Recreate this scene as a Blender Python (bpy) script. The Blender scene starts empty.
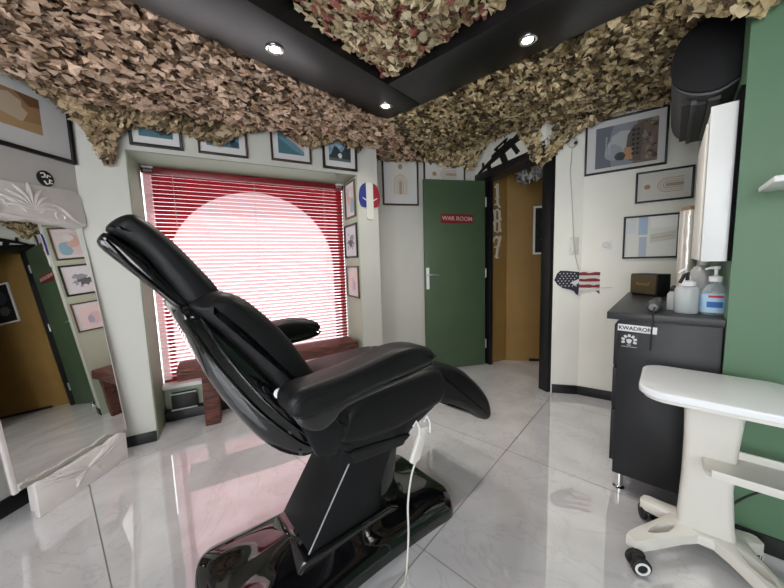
import bpy, bmesh, math, random
from mathutils import Vector, Matrix, noise
R = math.radians
rnd = random.Random(7)
S = bpy.context.scene
COL = S.collection

# ------------------------------------------------------------------ camera, sky, exposure
cam_d = bpy.data.cameras.new('camera'); cam = bpy.data.objects.new('camera', cam_d); COL.objects.link(cam)
pitch, roll = R(5.86), R(-1.708)
cw = Vector((0, math.cos(pitch), -math.sin(pitch))); cu = Vector((0, math.sin(pitch), math.cos(pitch))); cr_ = Vector((1, 0, 0))
cx = math.cos(roll)*cr_ + math.sin(roll)*cu; cy = -math.sin(roll)*cr_ + math.cos(roll)*cu
M3 = Matrix((cx, cy, -cw)).transposed()
cam.matrix_world = Matrix.Translation((0, 0, 1.2)) @ M3.to_4x4()
cam_d.sensor_width = 36; cam_d.lens = 36*309.75/784; cam_d.clip_start = .02
S.camera = cam
S.view_settings.view_transform = 'Standard'; S.view_settings.look = 'None'
S.view_settings.exposure = 0.12; S.view_settings.gamma = 1; S.view_settings.use_curve_mapping = False
W = bpy.data.worlds.new('world'); S.world = W; W.use_nodes = True
bg = W.node_tree.nodes['Background']; bg.inputs[0].default_value = (.93, .97, 1, 1); bg.inputs[1].default_value = 2.6

def area(name, loc, target, sx, sy, energy, color):
    d = bpy.data.lights.new(name, 'AREA'); d.shape = 'RECTANGLE'; d.size = sx; d.size_y = sy; d.energy = energy; d.color = color
    o = bpy.data.objects.new(name, d); COL.objects.link(o); o.location = loc
    o.rotation_euler = (Vector(target)-Vector(loc)).to_track_quat('-Z', 'Y').to_euler(); return o
# daylight through the shop window in the wall behind the photographer, and through the arched window
area('shop_window_daylight', (-.75, -1.36, 1.42), (.25, 2, .95), 2.9, 1.9, 54, (.94, .97, 1))
area('side_window_daylight', (-1.30, 2.92, 1.2), (-.75, 1.88, .7), 1.4, 1.5, 6, (1, .97, .95))

# ------------------------------------------------------------------ materials
MATS = {}
def mat(name, col, rough=.5, metal=0, spec=.5, coat=0, bump=0, bscale=200, var=0, vscale=6, trans=0, ior=1.45, emis=None, estr=0, alpha=1):
    if name in MATS: return MATS[name]
    m = bpy.data.materials.new(name); m.use_nodes = True; nt = m.node_tree; p = nt.nodes['Principled BSDF']
    p.inputs['Base Color'].default_value = (*col, 1); p.inputs['Roughness'].default_value = rough
    p.inputs['Metallic'].default_value = metal; p.inputs['Specular IOR Level'].default_value = spec
    p.inputs['Coat Weight'].default_value = coat; p.inputs['Coat Roughness'].default_value = .04
    p.inputs['Transmission Weight'].default_value = trans; p.inputs['IOR'].default_value = ior
    p.inputs['Alpha'].default_value = alpha
    if emis: p.inputs['Emission Color'].default_value = (*emis, 1); p.inputs['Emission Strength'].default_value = estr
    if bump or var:
        tc = nt.nodes.new('ShaderNodeTexCoord')
    if bump:
        n = nt.nodes.new('ShaderNodeTexNoise'); n.inputs['Scale'].default_value = bscale; n.inputs['Detail'].default_value = 4
        b = nt.nodes.new('ShaderNodeBump'); b.inputs['Strength'].default_value = bump; b.inputs['Distance'].default_value = .01
        nt.links.new(tc.outputs['Object'], n.inputs['Vector']); nt.links.new(n.outputs['Fac'], b.inputs['Height']); nt.links.new(b.outputs['Normal'], p.inputs['Normal'])
    if var:
        n2 = nt.nodes.new('ShaderNodeTexNoise'); n2.inputs['Scale'].default_value = vscale; n2.inputs['Detail'].default_value = 5
        rp = nt.nodes.new('ShaderNodeValToRGB'); a = rp.color_ramp.elements
        a[0].position = .3; a[1].position = .7
        a[0].color = (*[c*(1-var) for c in col], 1); a[1].color = (*[min(1, c*(1+var)) for c in col], 1)
        nt.links.new(tc.outputs['Object'], n2.inputs['Vector']); nt.links.new(n2.outputs['Fac'], rp.inputs[0]); nt.links.new(rp.outputs[0], p.inputs['Base Color'])
    MATS[name] = m; return m

def pcol(r, g, b, rough=.6):
    return mat('ink_%02x%02x%02x' % (int(r*255), int(g*255), int(b*255)), (r, g, b), rough)

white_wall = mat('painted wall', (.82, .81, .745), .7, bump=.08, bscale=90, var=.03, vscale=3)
shaded_wall = mat('wall paint with shade', (.53, .525, .485), .7, bump=.08, bscale=90, var=.03, vscale=3)  # same wall paint, with the window side's weaker light darkened into the colour
shaded_left_wall = mat('lilac wall with shade', (.47, .445, .43), .7, bump=.08, bscale=90, var=.03, vscale=3)  # left wall's shading is put into this darker pinkish colour
reveal_shaded = mat('green reveal with shade', (.20, .225, .165), .6, bump=.06, bscale=90)  # darker copy of the reveal green: shade of left side and soffit painted in
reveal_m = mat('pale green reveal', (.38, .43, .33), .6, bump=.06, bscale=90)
sill_m = mat('white sill', (.75, .75, .72), .35)
green_paint = mat('green wall paint', (.105, .20, .115), .5, bump=.05, bscale=120, var=.05, vscale=2)
door_green = mat('green door paint', (.066, .108, .057), .45, bump=.04, bscale=60, var=.05, vscale=4)
black_gloss_paint = mat('black trim paint', (.007, .007, .008), .4)
ochre = mat('ochre wall', (.27, .155, .042), .65, bump=.08, bscale=80, var=.08, vscale=4)
dark_ceiling = mat('dark ceiling paint', (.02, .018, .016), .8)
beam_black = mat('satin black ceiling paint', (.010, .010, .011), .32, bump=.02, bscale=40)
leather = mat('black leather', (.007, .0071, .0078), .42, spec=.34, bump=.08, bscale=320)
gloss_black = mat('gloss black shell', (.004, .004, .005), .06, spec=.6, coat=1)
satin_black = mat('satin black metal', (.006, .0065, .0075), .35, spec=.35)
rubber = mat('black rubber', (.012, .012, .012), .6)
chrome = mat('chrome', (.75, .75, .75), .15, 1)
steel = mat('brushed steel', (.55, .55, .55), .35, 1)
white_plastic = mat('white plastic', (.80, .81, .80), .3)
cream_plastic = mat('cream plastic', (.72, .70, .645), .38)
plaster = mat('white carved wood', (.66, .62, .60), .55, bump=.1, bscale=60, var=.05, vscale=9)
cab_grey = mat('charcoal laminate', (.026, .027, .029), .42, bump=.05, bscale=150, var=.12, vscale=14)
cab_side = mat('black laminate', (.012, .0125, .015), .45)
blackish = mat('black plastic', (.012, .012, .013), .45)
dark_grey = mat('dark grey plastic', (.055, .055, .056), .5)
mirror_m = mat('mirror silver', (.86, .88, .86), .012, 1)
glass_m = mat('window glass', (1, 1, 1), 0, trans=1, ior=1.02)
lamp_m = mat('lamp lens', (1, 1, 1), .4, emis=(1, .97, .92), estr=14)
mat_board = mat('mat board', (.60, .595, .60), .7)
red_m = mat('red enamel', (.20, .010, .014), .4)
frame_black = mat('black picture frame', (.010, .009, .009), .4)
frame_brown = mat('dark brown picture frame', (.045, .022, .014), .4)
frame_walnut = mat('walnut picture frame', (.10, .05, .03), .45)

def wood_m():
    m = bpy.data.materials.new('reddish rough timber'); m.use_nodes = True; nt = m.node_tree; p = nt.nodes['Principled BSDF']
    tc = nt.nodes.new('ShaderNodeTexCoord'); mp = nt.nodes.new('ShaderNodeMapping'); mp.inputs['Scale'].default_value = (2.5, 22, 22)
    n = nt.nodes.new('ShaderNodeTexNoise'); n.inputs['Scale'].default_value = 3; n.inputs['Detail'].default_value = 6; n.inputs['Distortion'].default_value = 1.2
    rp = nt.nodes.new('ShaderNodeValToRGB'); e = rp.color_ramp.elements
    e[0].position = .36; e[0].color = (.010, .004, .003, 1); e[1].position = .72; e[1].color = (.21, .05, .03, 1)
    b = nt.nodes.new('ShaderNodeBump'); b.inputs['Strength'].default_value = .8; b.inputs['Distance'].default_value = .02
    for a_, b_ in ((tc.outputs['Object'], mp.inputs[0]), (mp.outputs[0], n.inputs[0]), (n.outputs[0], rp.inputs[0]), (rp.outputs[0], p.inputs['Base Color']), (n.outputs[0], b.inputs['Height']), (b.outputs[0], p.inputs['Normal'])):
        nt.links.new(a_, b_)
    p.inputs['Roughness'].default_value = .5; return m
wood = wood_m()

def floor_m():
    # polished marble-look tiles; joints follow the tile grid (rotated to the right-hand wall)
    m = bpy.data.materials.new('polished pale tile'); m.use_nodes = True; nt = m.node_tree; N = nt.nodes; L = nt.links; p = N['Principled BSDF']
    tc = N.new('ShaderNodeTexCoord'); sep = N.new('ShaderNodeSeparateXYZ'); L.new(tc.outputs['Object'], sep.inputs[0])
    def math_(op, a, b=None, c=None):
        n = N.new('ShaderNodeMath'); n.operation = op
        for i, v in enumerate((a, b, c)):
            if v is None: continue
            if isinstance(v, (int, float)): n.inputs[i].default_value = v
            else: L.new(v, n.inputs[i])
        return n.outputs[0]
    def line(coord, off, pitch_, w):
        t = math_('DIVIDE', math_('SUBTRACT', coord, off), pitch_)
        f = math_('SUBTRACT', t, math_('FLOOR', math_('ADD', t, .5)))
        d = math_('MULTIPLY', math_('ABSOLUTE', f), pitch_)
        return math_('LESS_THAN', d, w)
    # object axes: local x = A, local y = B (the floor object is rotated)
    la = line(sep.outputs['Y'], .06, .8867, .0026); lb = line(sep.outputs['X'], .71, 1.774, .0026)
    joint = math_('MAXIMUM', la, lb)
    n1 = N.new('ShaderNodeTexNoise'); n1.inputs['Scale'].default_value = 1.6; n1.inputs['Detail'].default_value = 8; n1.inputs['Distortion'].default_value = 1.6
    L.new(tc.outputs['Object'], n1.inputs['Vector'])
    r1 = N.new('ShaderNodeValToRGB'); e = r1.color_ramp.elements
    e[0].position = .3; e[0].color = (.55, .54, .55, 1); e[1].position = .68; e[1].color = (.71, .715, .735, 1)
    L.new(n1.outputs['Fac'], r1.inputs[0])
    n2 = N.new('ShaderNodeTexNoise'); n2.inputs['Scale'].default_value = 2.3; n2.inputs['Detail'].default_value = 4; n2.inputs['Distortion'].default_value = 2.5
    L.new(tc.outputs['Object'], n2.inputs['Vector'])
    v = math_('ABSOLUTE', math_('SUBTRACT', n2.outputs['Fac'], .5)); r2 = N.new('ShaderNodeValToRGB'); e = r2.color_ramp.elements
    e[0].position = 0; e[0].color = (.25, .25, .25, 1); e[1].position = .018; e[1].color = (0, 0, 0, 1); L.new(v, r2.inputs[0])
    mx = N.new('ShaderNodeMix'); mx.data_type = 'RGBA'; L.new(r2.outputs[0], mx.inputs['Factor']); L.new(r1.outputs[0], mx.inputs['A']); mx.inputs['B'].default_value = (.38, .34, .32, 1)
    m2 = N.new('ShaderNodeMix'); m2.data_type = 'RGBA'; L.new(joint, m2.inputs['Factor']); L.new(mx.outputs['Result'], m2.inputs['A']); m2.inputs['B'].default_value = (.06, .055, .055, 1)
    L.new(m2.outputs['Result'], p.inputs['Base Color'])
    rr = math_('ADD', math_('MULTIPLY', joint,   .5), .018); L.new(rr, p.inputs['Roughness'])
    p.inputs['IOR'].default_value = 3.1
    return m

def blind_m(cx_, r, z0, xl):
    # red slats; the window's backlight is painted in as a pale arch and strip
    m = bpy.data.materials.new('red blind slats with painted backlight'); m.use_nodes = True; nt = m.node_tree; N = nt.nodes; L = nt.links
    N.remove(N['Principled BSDF']); out = N['Material Output']
    tc = N.new('ShaderNodeTexCoord'); sep = N.new('ShaderNodeSeparateXYZ'); L.new(tc.outputs['Object'], sep.inputs[0])
    def math_(op, a, b=None):
        n = N.new('ShaderNodeMath'); n.operation = op
        for i, v in enumerate((a, b)):
            if v is None: continue
            if isinstance(v, (int, float)): n.inputs[i].default_value = v
            else: L.new(v, n.inputs[i])
        return n.outputs[0]
    dx = math_('SUBTRACT', sep.outputs['X'], cx_); dz = math_('MAXIMUM', math_('SUBTRACT', sep.outputs['Z'], z0), 0.0)
    d = math_('SQRT', math_('ADD', math_('MULTIPLY', dx, dx), math_('MULTIPLY', dz, dz)))
    inside = math_('MAXIMUM', math_('LESS_THAN', d, r), math_('LESS_THAN', sep.outputs['X'], xl))
    mx = N.new('ShaderNodeMix'); mx.data_type = 'RGBA'; L.new(inside, mx.inputs['Factor'])
    mx.inputs['A'].default_value = (.34, .012, .022, 1); mx.inputs['B'].default_value = (.82, .50, .52, 1)
    df = N.new('ShaderNodeBsdfPrincipled'); L.new(mx.outputs['Result'], df.inputs['Base Color']); df.inputs['Roughness'].default_value = .4
    tr = N.new('ShaderNodeBsdfTranslucent'); L.new(mx.outputs['Result'], tr.inputs['Color'])
    ms = N.new('ShaderNodeMixShader'); ms.inputs[0].default_value = .42; L.new(df.outputs[0], ms.inputs[1]); L.new(tr.outputs[0], ms.inputs[2]); L.new(ms.outputs[0], out.inputs[0])
    return m

def leaf_m():
    m = bpy.data.materials.new('camouflage cloth'); m.use_nodes = True; nt = m.node_tree; N = nt.nodes; L = nt.links; p = N['Principled BSDF']
    a = N.new('ShaderNodeAttribute'); a.attribute_name = 'cloth'; L.new(a.outputs['Color'], p.inputs['Base Color']); p.inputs['Roughness'].default_value = .55
    tr = N.new('ShaderNodeBsdfTranslucent'); L.new(a.outputs['Color'], tr.inputs['Color']); ms = N.new('ShaderNodeMixShader'); ms.inputs[0].default_value = .15
    L.new(p.outputs[0], ms.inputs[1]); L.new(tr.outputs[0], ms.inputs[2]); L.new(ms.outputs[0], N['Material Output'].inputs[0]); return m
camo = leaf_m()

# ------------------------------------------------------------------ mesh helpers
class MB:
    def __init__(s): s.v = []; s.f = []; s.m = []
    def add(s, vs, fs, m=0):
        o = len(s.v); s.v += [tuple(v) for v in vs]
        for f in fs: s.f.append(tuple(i+o for i in f)); s.m.append(m)
        return s
    def box(s, x0, x1, y0, y1, z0, z1, m=0, T=None):
        vs = [(x, y, z) for z in (z0, z1) for y in (y0, y1) for x in (x0, x1)]
        if T: vs = [T @ Vector(v) for v in vs]
        return s.add(vs, [(0, 2, 3, 1), (4, 5, 7, 6), (0, 1, 5, 4), (2, 6, 7, 3), (0, 4, 6, 2), (1, 3, 7, 5)], m)
    def prism(s, pts, d0, d1, ax='y', m=0):
        # pts are 2d; extruded along ax: 'y' -> (x,z), 'z' -> (x,y), 'x' -> (y,z)
        def P(a, b, d): return (a, d, b) if ax == 'y' else ((a, b, d) if ax == 'z' else (d, a, b))
        n = len(pts); vs = [P(a, b, d0) for a, b in pts]+[P(a, b, d1) for a, b in pts]
        fs = [tuple(range(n)), tuple(range(2*n-1, n-1, -1))]+[(i, i+n, (i+1) % n+n, (i+1) % n) for i in range(n)]
        return s.add(vs, fs, m)
    def tube(s, pts, r, n=8, m=0, cap=True):
        pts = [Vector(p) for p in pts]; k = len(pts); rs = r if isinstance(r, (list, tuple)) else [r]*k
        vs = []; up = Vector((0, 0, 1)); prev = None
        for i, p in enumerate(pts):
            t = (pts[min(i+1, k-1)]-pts[max(i-1, 0)]).normalized()
            if prev is None:
                a = up if abs(t.z) < .9 else Vector((1, 0, 0)); x = t.cross(a).normalized()
            else: x = (prev-t*prev.dot(t)).normalized()
            prev = x; y = t.cross(x)
            vs += [p+(x*math.cos(2*math.pi*j/n)+y*math.sin(2*math.pi*j/n))*rs[i] for j in range(n)]
        fs = [(i*n+j, i*n+(j+1) % n, (i+1)*n+(j+1) % n, (i+1)*n+j) for i in range(k-1) for j in range(n)]
        if cap: fs += [tuple(range(n-1, -1, -1)), tuple(range((k-1)*n, k*n))]
        return s.add(vs, fs, m)
    def lathe(s, prof, n=24, c=(0, 0, 0), T=None, m=0):
        vs = [Vector((r*math.cos(2*math.pi*j/n), r*math.sin(2*math.pi*j/n), z)) for r, z in prof for j in range(n)]
        if T: vs = [T @ v for v in vs]
        vs = [v+Vector(c) for v in vs]; k = len(prof)
        fs = [(i*n+j, i*n+(j+1) % n, (i+1)*n+(j+1) % n, (i+1)*n+j) for i in range(k-1) for j in range(n)]
        fs += [tuple(range(n-1, -1, -1)), tuple(range((k-1)*n, k*n))]
        return s.add(vs, fs, m)
    def pillow(s, prof, y0, y1, r, k=6, m=0):
        # profile in (x,z) swept along y, its edge rounded by r at both ends
        n = len(prof); P = [Vector((a, b)) for a, b in prof]
        ar = sum(P[i].x*P[(i+1) % n].y-P[(i+1) % n].x*P[i].y for i in range(n)); sg = 1 if ar > 0 else -1
        nor = []
        for i in range(n):
            t = (P[(i+1) % n]-P[i-1]).normalized(); nor.append(Vector((-t.y, t.x))*sg)
        for _ in range(2): nor = [(nor[i-1]+nor[i]*2+nor[(i+1) % n]).normalized() for i in range(n)]
        lim = [min((P[i]-P[j]).length for j in range(n) if min(abs(i-j), n-abs(i-j)) > n//6)*.40 for i in range(n)]
        for _ in range(4): lim = [min(lim[i], (lim[i-1]+lim[i]+lim[(i+1) % n])/3) for i in range(n)]
        lim = [min(1, q/r) for q in lim]
        st = []
        for j in range(k+1):
            a = (1-j/k)*math.pi/2; st.append((y0+r-r*math.sin(a), r*(1-math.cos(a))))
        for j in range(k+1):
            a = j/k*math.pi/2; st.append((y1-r+r*math.sin(a), r*(1-math.cos(a))))
        vs = []
        for y, ins in st: vs += [(P[i].x+nor[i].x*ins*lim[i], y, P[i].y+nor[i].y*ins*lim[i]) for i in range(n)]
        K = len(st); fs = [(i*n+j, i*n+(j+1) % n, (i+1)*n+(j+1) % n, (i+1)*n+j) for i in range(K-1) for j in range(n)]
        fs += [tuple(range(n)), tuple(range((K-1)*n, K*n))]
        return s.add(vs, fs, m)
    def grid(s, fn, nu, nv, m=0):
        vs = [fn(i/nu, j/nv) for i in range(nu+1) for j in range(nv+1)]
        fs = [(i*(nv+1)+j, (i+1)*(nv+1)+j, (i+1)*(nv+1)+j+1, i*(nv+1)+j+1) for i in range(nu) for j in range(nv)]
        return s.add(vs, fs, m)
    def mesh(s, name, mats, bevel=0, seg=2, smooth=True, ang=38, fixn=True):
        me = bpy.data.meshes.new(name); me.from_pydata(s.v, [], s.f)
        mats = mats if isinstance(mats, (list, tuple)) else [mats]
        for m in mats: me.materials.append(m)
        me.polygons.foreach_set('material_index', s.m)
        if fixn or bevel:
            bm = bmesh.new(); bm.from_mesh(me)
            if fixn: bmesh.ops.recalc_face_normals(bm, faces=bm.faces)
            if bevel:
                es = [e for e in bm.edges if len(e.link_faces) == 2 and e.calc_face_angle(0) > .5]
                bmesh.ops.bevel(bm, geom=es, offset=bevel, segments=seg, affect='EDGES', profile=.5, clamp_overlap=True)
            bm.to_mesh(me); bm.free()
        if smooth:
            me.polygons.foreach_set('use_smooth', [True]*len(me.polygons)); me.set_sharp_from_angle(angle=R(ang))
        me.update(); return me

def tag(o, label=None, cat=None, group=None, kind=None):
    if label: o['label'] = label
    if cat: o['category'] = cat
    if group: o['group'] = group
    if kind: o['kind'] = kind
    return o
def obj(name, mb, mats, parent=None, label=None, **k):
    o = bpy.data.objects.new(name, mb.mesh(name, mats, **k)); COL.objects.link(o)
    if parent: o.parent = parent
    if label: o['label'] = label
    return o
def thing(name, label, cat, loc=(0, 0, 0), rz=0, group=None, rot=None):
    o = bpy.data.objects.new(name, None); COL.objects.link(o); o.location = loc; o.rotation_euler = rot or (0, 0, rz)
    o.empty_display_size = .1; return tag(o, label, cat, group)
def place(o, loc, rz=0): o.location = loc; o.rotation_euler = (0, 0, rz); return o
def struct(name, mb, mats, loc=(0, 0, 0), rz=0, parent=None, **k):
    o = obj(name, mb, mats, parent, **k); o.location = loc; o.rotation_euler = (0, 0, rz)
    if not parent: o['kind'] = 'structure'
    return o
def spline(pts, n=4, closed=True):
    P = [Vector(p) for p in pts]; k = len(P); out = []
    rng = range(k if closed else k-1)
    for i in rng:
        g = (lambda j: P[j % k]) if closed else (lambda j: P[max(0, min(k-1, j))])
        a, b, c, d = g(i-1), g(i), g(i+1), g(i+2)
        for t in range(n):
            t /= n; out.append(.5*((2*b)+(c-a)*t+(2*a-5*b+4*c-d)*t*t+(3*b-a-3*c+d)*t**3))
    if not closed: out.append(P[-1])
    return [tuple(p) for p in out]
def text_mb(txt, size, ext, shear=0, sx=1, bold=0):
    cu_ = bpy.data.curves.new('txt', 'FONT'); cu_.body = txt; cu_.size = size; cu_.extrude = ext; cu_.shear = shear; cu_.offset = bold
    cu_.align_x = 'CENTER'; cu_.align_y = 'CENTER'; cu_.resolution_u = 3
    o = bpy.data.objects.new('txt', cu_); COL.objects.link(o); dg = bpy.context.evaluated_depsgraph_get()
    me = bpy.data.meshes.new_from_object(o.evaluated_get(dg)); mb = MB()
    # text plane x,y -> local x,z, facing local -y
    mb.add([(v.co.x*sx, -v.co.z, v.co.y) for v in me.vertices], [tuple(p.vertices) for p in me.polygons])
    bpy.data.objects.remove(o); bpy.data.meshes.remove(me); bpy.data.curves.remove(cu_); return mb

class Wall:
    """vertical plane: origin, compass direction (degrees from +Y); local x along it, local y INTO the wall"""
    def __init__(s, o, az):
        s.o = Vector((o[0], o[1], 0)); s.d = Vector((math.sin(R(az)), math.cos(R(az)), 0)); s.n = Vector((-s.d.y, s.d.x, 0)); s.rz = R(90-az)
    def p(s, x, z=0, off=0): return s.o+s.d*x-s.n*off+Vector((0, 0, z))
left_w = Wall((-1.9035, 1.958), 6); win_w = Wall((-1.824, 2.0), 62); pic_w = Wall((-.14, 3.225), 75); door_w = Wall((1.098, 3.466), 159.5)
seg_w = Wall((1.382, 2.671), 105); right_w = Wall((1.599, 2.613), 125); rev_w = Wall((-.277, 2.823), 152)
leaf_w = Wall((.359, 3.298), 77.3); green_w = Wall((1.35, 1.23), 131.84)
GZ = green_w.rz; GV = green_w.o

# ------------------------------------------------------------------ setting
H = 2.55
fl_a = R(90+48.24)            # floor object's local x runs along the tile rows
m = MB(); m.add([(-4.5, -4.5, 0), (4.5, -4.5, 0), (4.5, 4.5, 0), (-4.5, 4.5, 0), (-4.5, -4.5, -.1), (4.5, -4.5, -.1), (4.5, 4.5, -.1), (-4.5, 4.5, -.1)], [(0, 1, 2, 3), (7, 6, 5, 4), (0, 4, 5, 1), (1, 5, 6, 2), (2, 6, 7, 3), (3, 7, 4, 0)])
# floor local axes: x = A = (-.746,.666), y must be B=(.666,.746): mirrored pair, so the mesh keeps world x,y through a matrix below
floor = struct('floor', m, floor_m(), rz=0)
floor.rotation_euler = (math.pi, 0, R(138.24)); floor.location = (0, 0, -.1)   # turned over: local y then points along B
struct('ceiling', MB().box(-4, 4, -2.4, 4.4, H, H+.1), dark_ceiling)

def wall_piece(name, w, x0, x1, z0, z1, mt, y0=0, y1=.12):
    return struct(name, MB().box(x0, x1, y0, y1, z0, z1), mt, w.o, w.rz)
wall_piece('wall_left', left_w, -3.6, 0, 0, H, shaded_left_wall)
wall_piece('wall_window', win_w, -.09, .158, 0, H, shaded_wall, 0, .36)
wall_piece('wall_window_lintel', win_w, .158, 1.752, 1.972, H, [shaded_wall], 0, .36)
wall_piece('wall_window_pillar', win_w, 1.752, 1.948, 0, H, shaded_wall, 0, .42)
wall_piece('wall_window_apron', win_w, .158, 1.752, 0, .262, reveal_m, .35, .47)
wall_piece('trim_1', win_w, .158, .166, .0, 1.972, reveal_shaded, .004, .35)
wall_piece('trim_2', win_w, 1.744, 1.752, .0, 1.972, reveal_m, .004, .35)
wall_piece('trim_3', win_w, .158, 1.752, 1.966, 1.974, reveal_shaded, .003, .46)
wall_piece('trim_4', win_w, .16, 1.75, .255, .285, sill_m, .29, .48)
wall_piece('wall_pictures', pic_w, -.06, 1.255, 0, H, shaded_wall)
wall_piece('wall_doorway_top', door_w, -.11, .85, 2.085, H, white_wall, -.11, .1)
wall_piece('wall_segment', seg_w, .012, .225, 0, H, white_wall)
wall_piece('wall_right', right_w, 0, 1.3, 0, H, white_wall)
struct('wall_green', MB().box(0, 1.8, 0, .12, 0, H), green_paint, green_w.o, green_w.rz)
struct('wall_niche', MB().box(0, .1, .0, 1.35, 0, H), green_paint, green_w.o+green_w.n*.12, green_w.rz)
# the part behind the photographer: plain walls and a shop window
struct('wall_back', MB().box(-2.6, -2.3, -1.62, -1.5, 0, H).box(.8, 2.8, -1.62, -1.5, 0, H).box(-2.3, .8, -1.62, -1.5, 0, .45).box(-2.3, .8, -1.62, -1.5, 2.4, H), white_wall)
struct('wall_far_right', MB().box(2.66, 2.78, -1.55, .1, 0, H), green_paint)
w2 = tag(bpy.data.objects.new('window_2', None), kind='structure'); COL.objects.link(w2); w2.location = (-.75, -1.56, 1.42)
m = MB()
for x in (-1.55, -.52, .47, 1.5): m.box(x, x+.05, -.03, .03, -.97, .98)
m.box(-1.55, 1.55, -.03, .03, -.97, -.92).box(-1.55, 1.55, -.03, .03, .93, .98)
obj('window_frame', m, black_gloss_paint, w2, bevel=.004); obj('pane', MB().box(-1.5, 1.5, -.004, .004, -.92, .93), glass_m, w2)
# window with the blind
w1 = tag(bpy.data.objects.new('window_1', None), kind='structure'); COL.objects.link(w1); w1.location = win_w.o; w1.rotation_euler = (0, 0, win_w.rz)
m = MB().box(.16, .205, .43, .47, .285, 1.97).box(1.705, 1.75, .43, .47, .285, 1.97).box(.16, 1.75, .43, .47, .285, .33).box(.16, 1.75, .43, .47, 1.93, 1.97)
obj('window_frame', m, sill_m, w1, bevel=.004); obj('pane', MB().box(.2, 1.71, .448, .452, .33, 1.93), glass_m, w1)
# baseboards
def base(name, w, x0, x1, z=.068, y=-.012, zz=0): return struct(name, MB().box(x0, x1, y, .0, zz, z), black_gloss_paint, w.o, w.rz, bevel=.003)
base('baseboard_left', left_w, -3.6, 0, .088); base('baseboard_window', win_w, -.09, .158, .075)
struct('baseboard_recess', MB().box(.166, 1.744, .335, .35, 0, .075), black_gloss_paint, win_w.o, win_w.rz, bevel=.003)
base('baseboard_pillar', win_w, 1.752, 1.955); base('baseboard_pictures', pic_w, -.05, 1.2)
base('baseboard_segment', seg_w, .02, .222, .078); base('baseboard_right', right_w, .0, 1.1, .078)
base('baseboard_green', green_w, .0, 1.8, .075)
# doorway: black frame, corridor behind
d1 = tag(bpy.data.objects.new('door_1', None), kind='structure'); COL.objects.link(d1); d1.location = door_w.o; d1.rotation_euler = (0, 0, door_w.rz)
obj('jamb', MB().box(-.11, .03, -.02, .022, 0, 2.09), black_gloss_paint, d1, bevel=.004)
obj('jamb', MB().box(.745, .845, -.035, .14, 0, 2.13), black_gloss_paint, d1, bevel=.004)
obj('lintel', MB().box(-.10, .845, -.125, .06, 2.045, 2.12), black_gloss_paint, d1, bevel=.004)
cor = Wall((1.098, 3.49), 63.7)
struct('wall_corridor_left', MB().box(-.02, .262, 0, .06, 0, H), ochre, cor.o, cor.rz)
corb = Wall((1.328, 3.579), 99.9)
struct('wall_corridor_back', MB().box(0, 1.6, 0, .06, 0, H), ochre, corb.o, corb.rz)
struct('wall_corridor_right', MB().box(2.62, 2.7, 2.1, 3.6, 0, H), ochre)
struct('wall_corridor_near', MB().box(.25, 1.35, .13, .16, 0, H), ochre, right_w.o, right_w.rz)
struct('baseboard_corridor', MB().box(.26, 1.5, -.008, 0, 0, .03), black_gloss_paint, corb.o, corb.rz)

# dropped black ceiling band: a square frame around an open middle
O = Vector((-.014, 2.549)); e1 = Vector((.745, -.667)); e2 = Vector((-.667, -.745)); bw = .352; L1, L2 = 2.75, 3.2; ZB = 2.30
def bp(a, b): q = O+e1*a+e2*b; return (q.x, q.y)
for nm, a0, a1, b0, b1 in (('ceiling_band_left', 0, bw, 0, L2), ('ceiling_band_right', bw, L1, 0, bw), ('ceiling_band_back', bw, L1, L2-bw, L2), ('ceiling_band_far', L1-bw, L1, bw, L2-bw)):
    struct(nm, MB().prism([bp(a0, b0), bp(a1, b0), bp(a1, b1), bp(a0, b1)], ZB, H, 'z'), beam_black, bevel=.004)

# downlights
def downlight(x, y, label, power):
    t = thing('downlight', label, 'ceiling light', (x, y, ZB), group='recessed spotlights in the black ceiling band')
    obj('trim_ring', MB().lathe([(.024, .0), (.046, -.001), (.045, -.006), (.036, -.009), (.026, -.004)], 28), chrome, t)
    obj('lens', MB().lathe([(.001, -.002), (.026, -.0025), (.026, -.004), (.001, -.0045)], 24), lamp_m, t)
    d = bpy.data.lights.new('spot', 'SPOT'); d.energy = power; d.spot_size = R(150); d.spot_blend = 1.0; d.shadow_soft_size = .03; d.color = (1, .95, .88)
    o = bpy.data.objects.new('spot', d); COL.objects.link(o); o.parent = t; o.location = (0, 0, -.02)
downlight(-.56, 1.703, 'round recessed spotlight on the left arm of the black ceiling band', 30)
downlight(-.005, 2.31, 'round recessed spotlight at the corner of the black ceiling band', 24)
downlight(.725, 1.69, 'round recessed spotlight on the right arm of the black ceiling band', 42)

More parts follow.
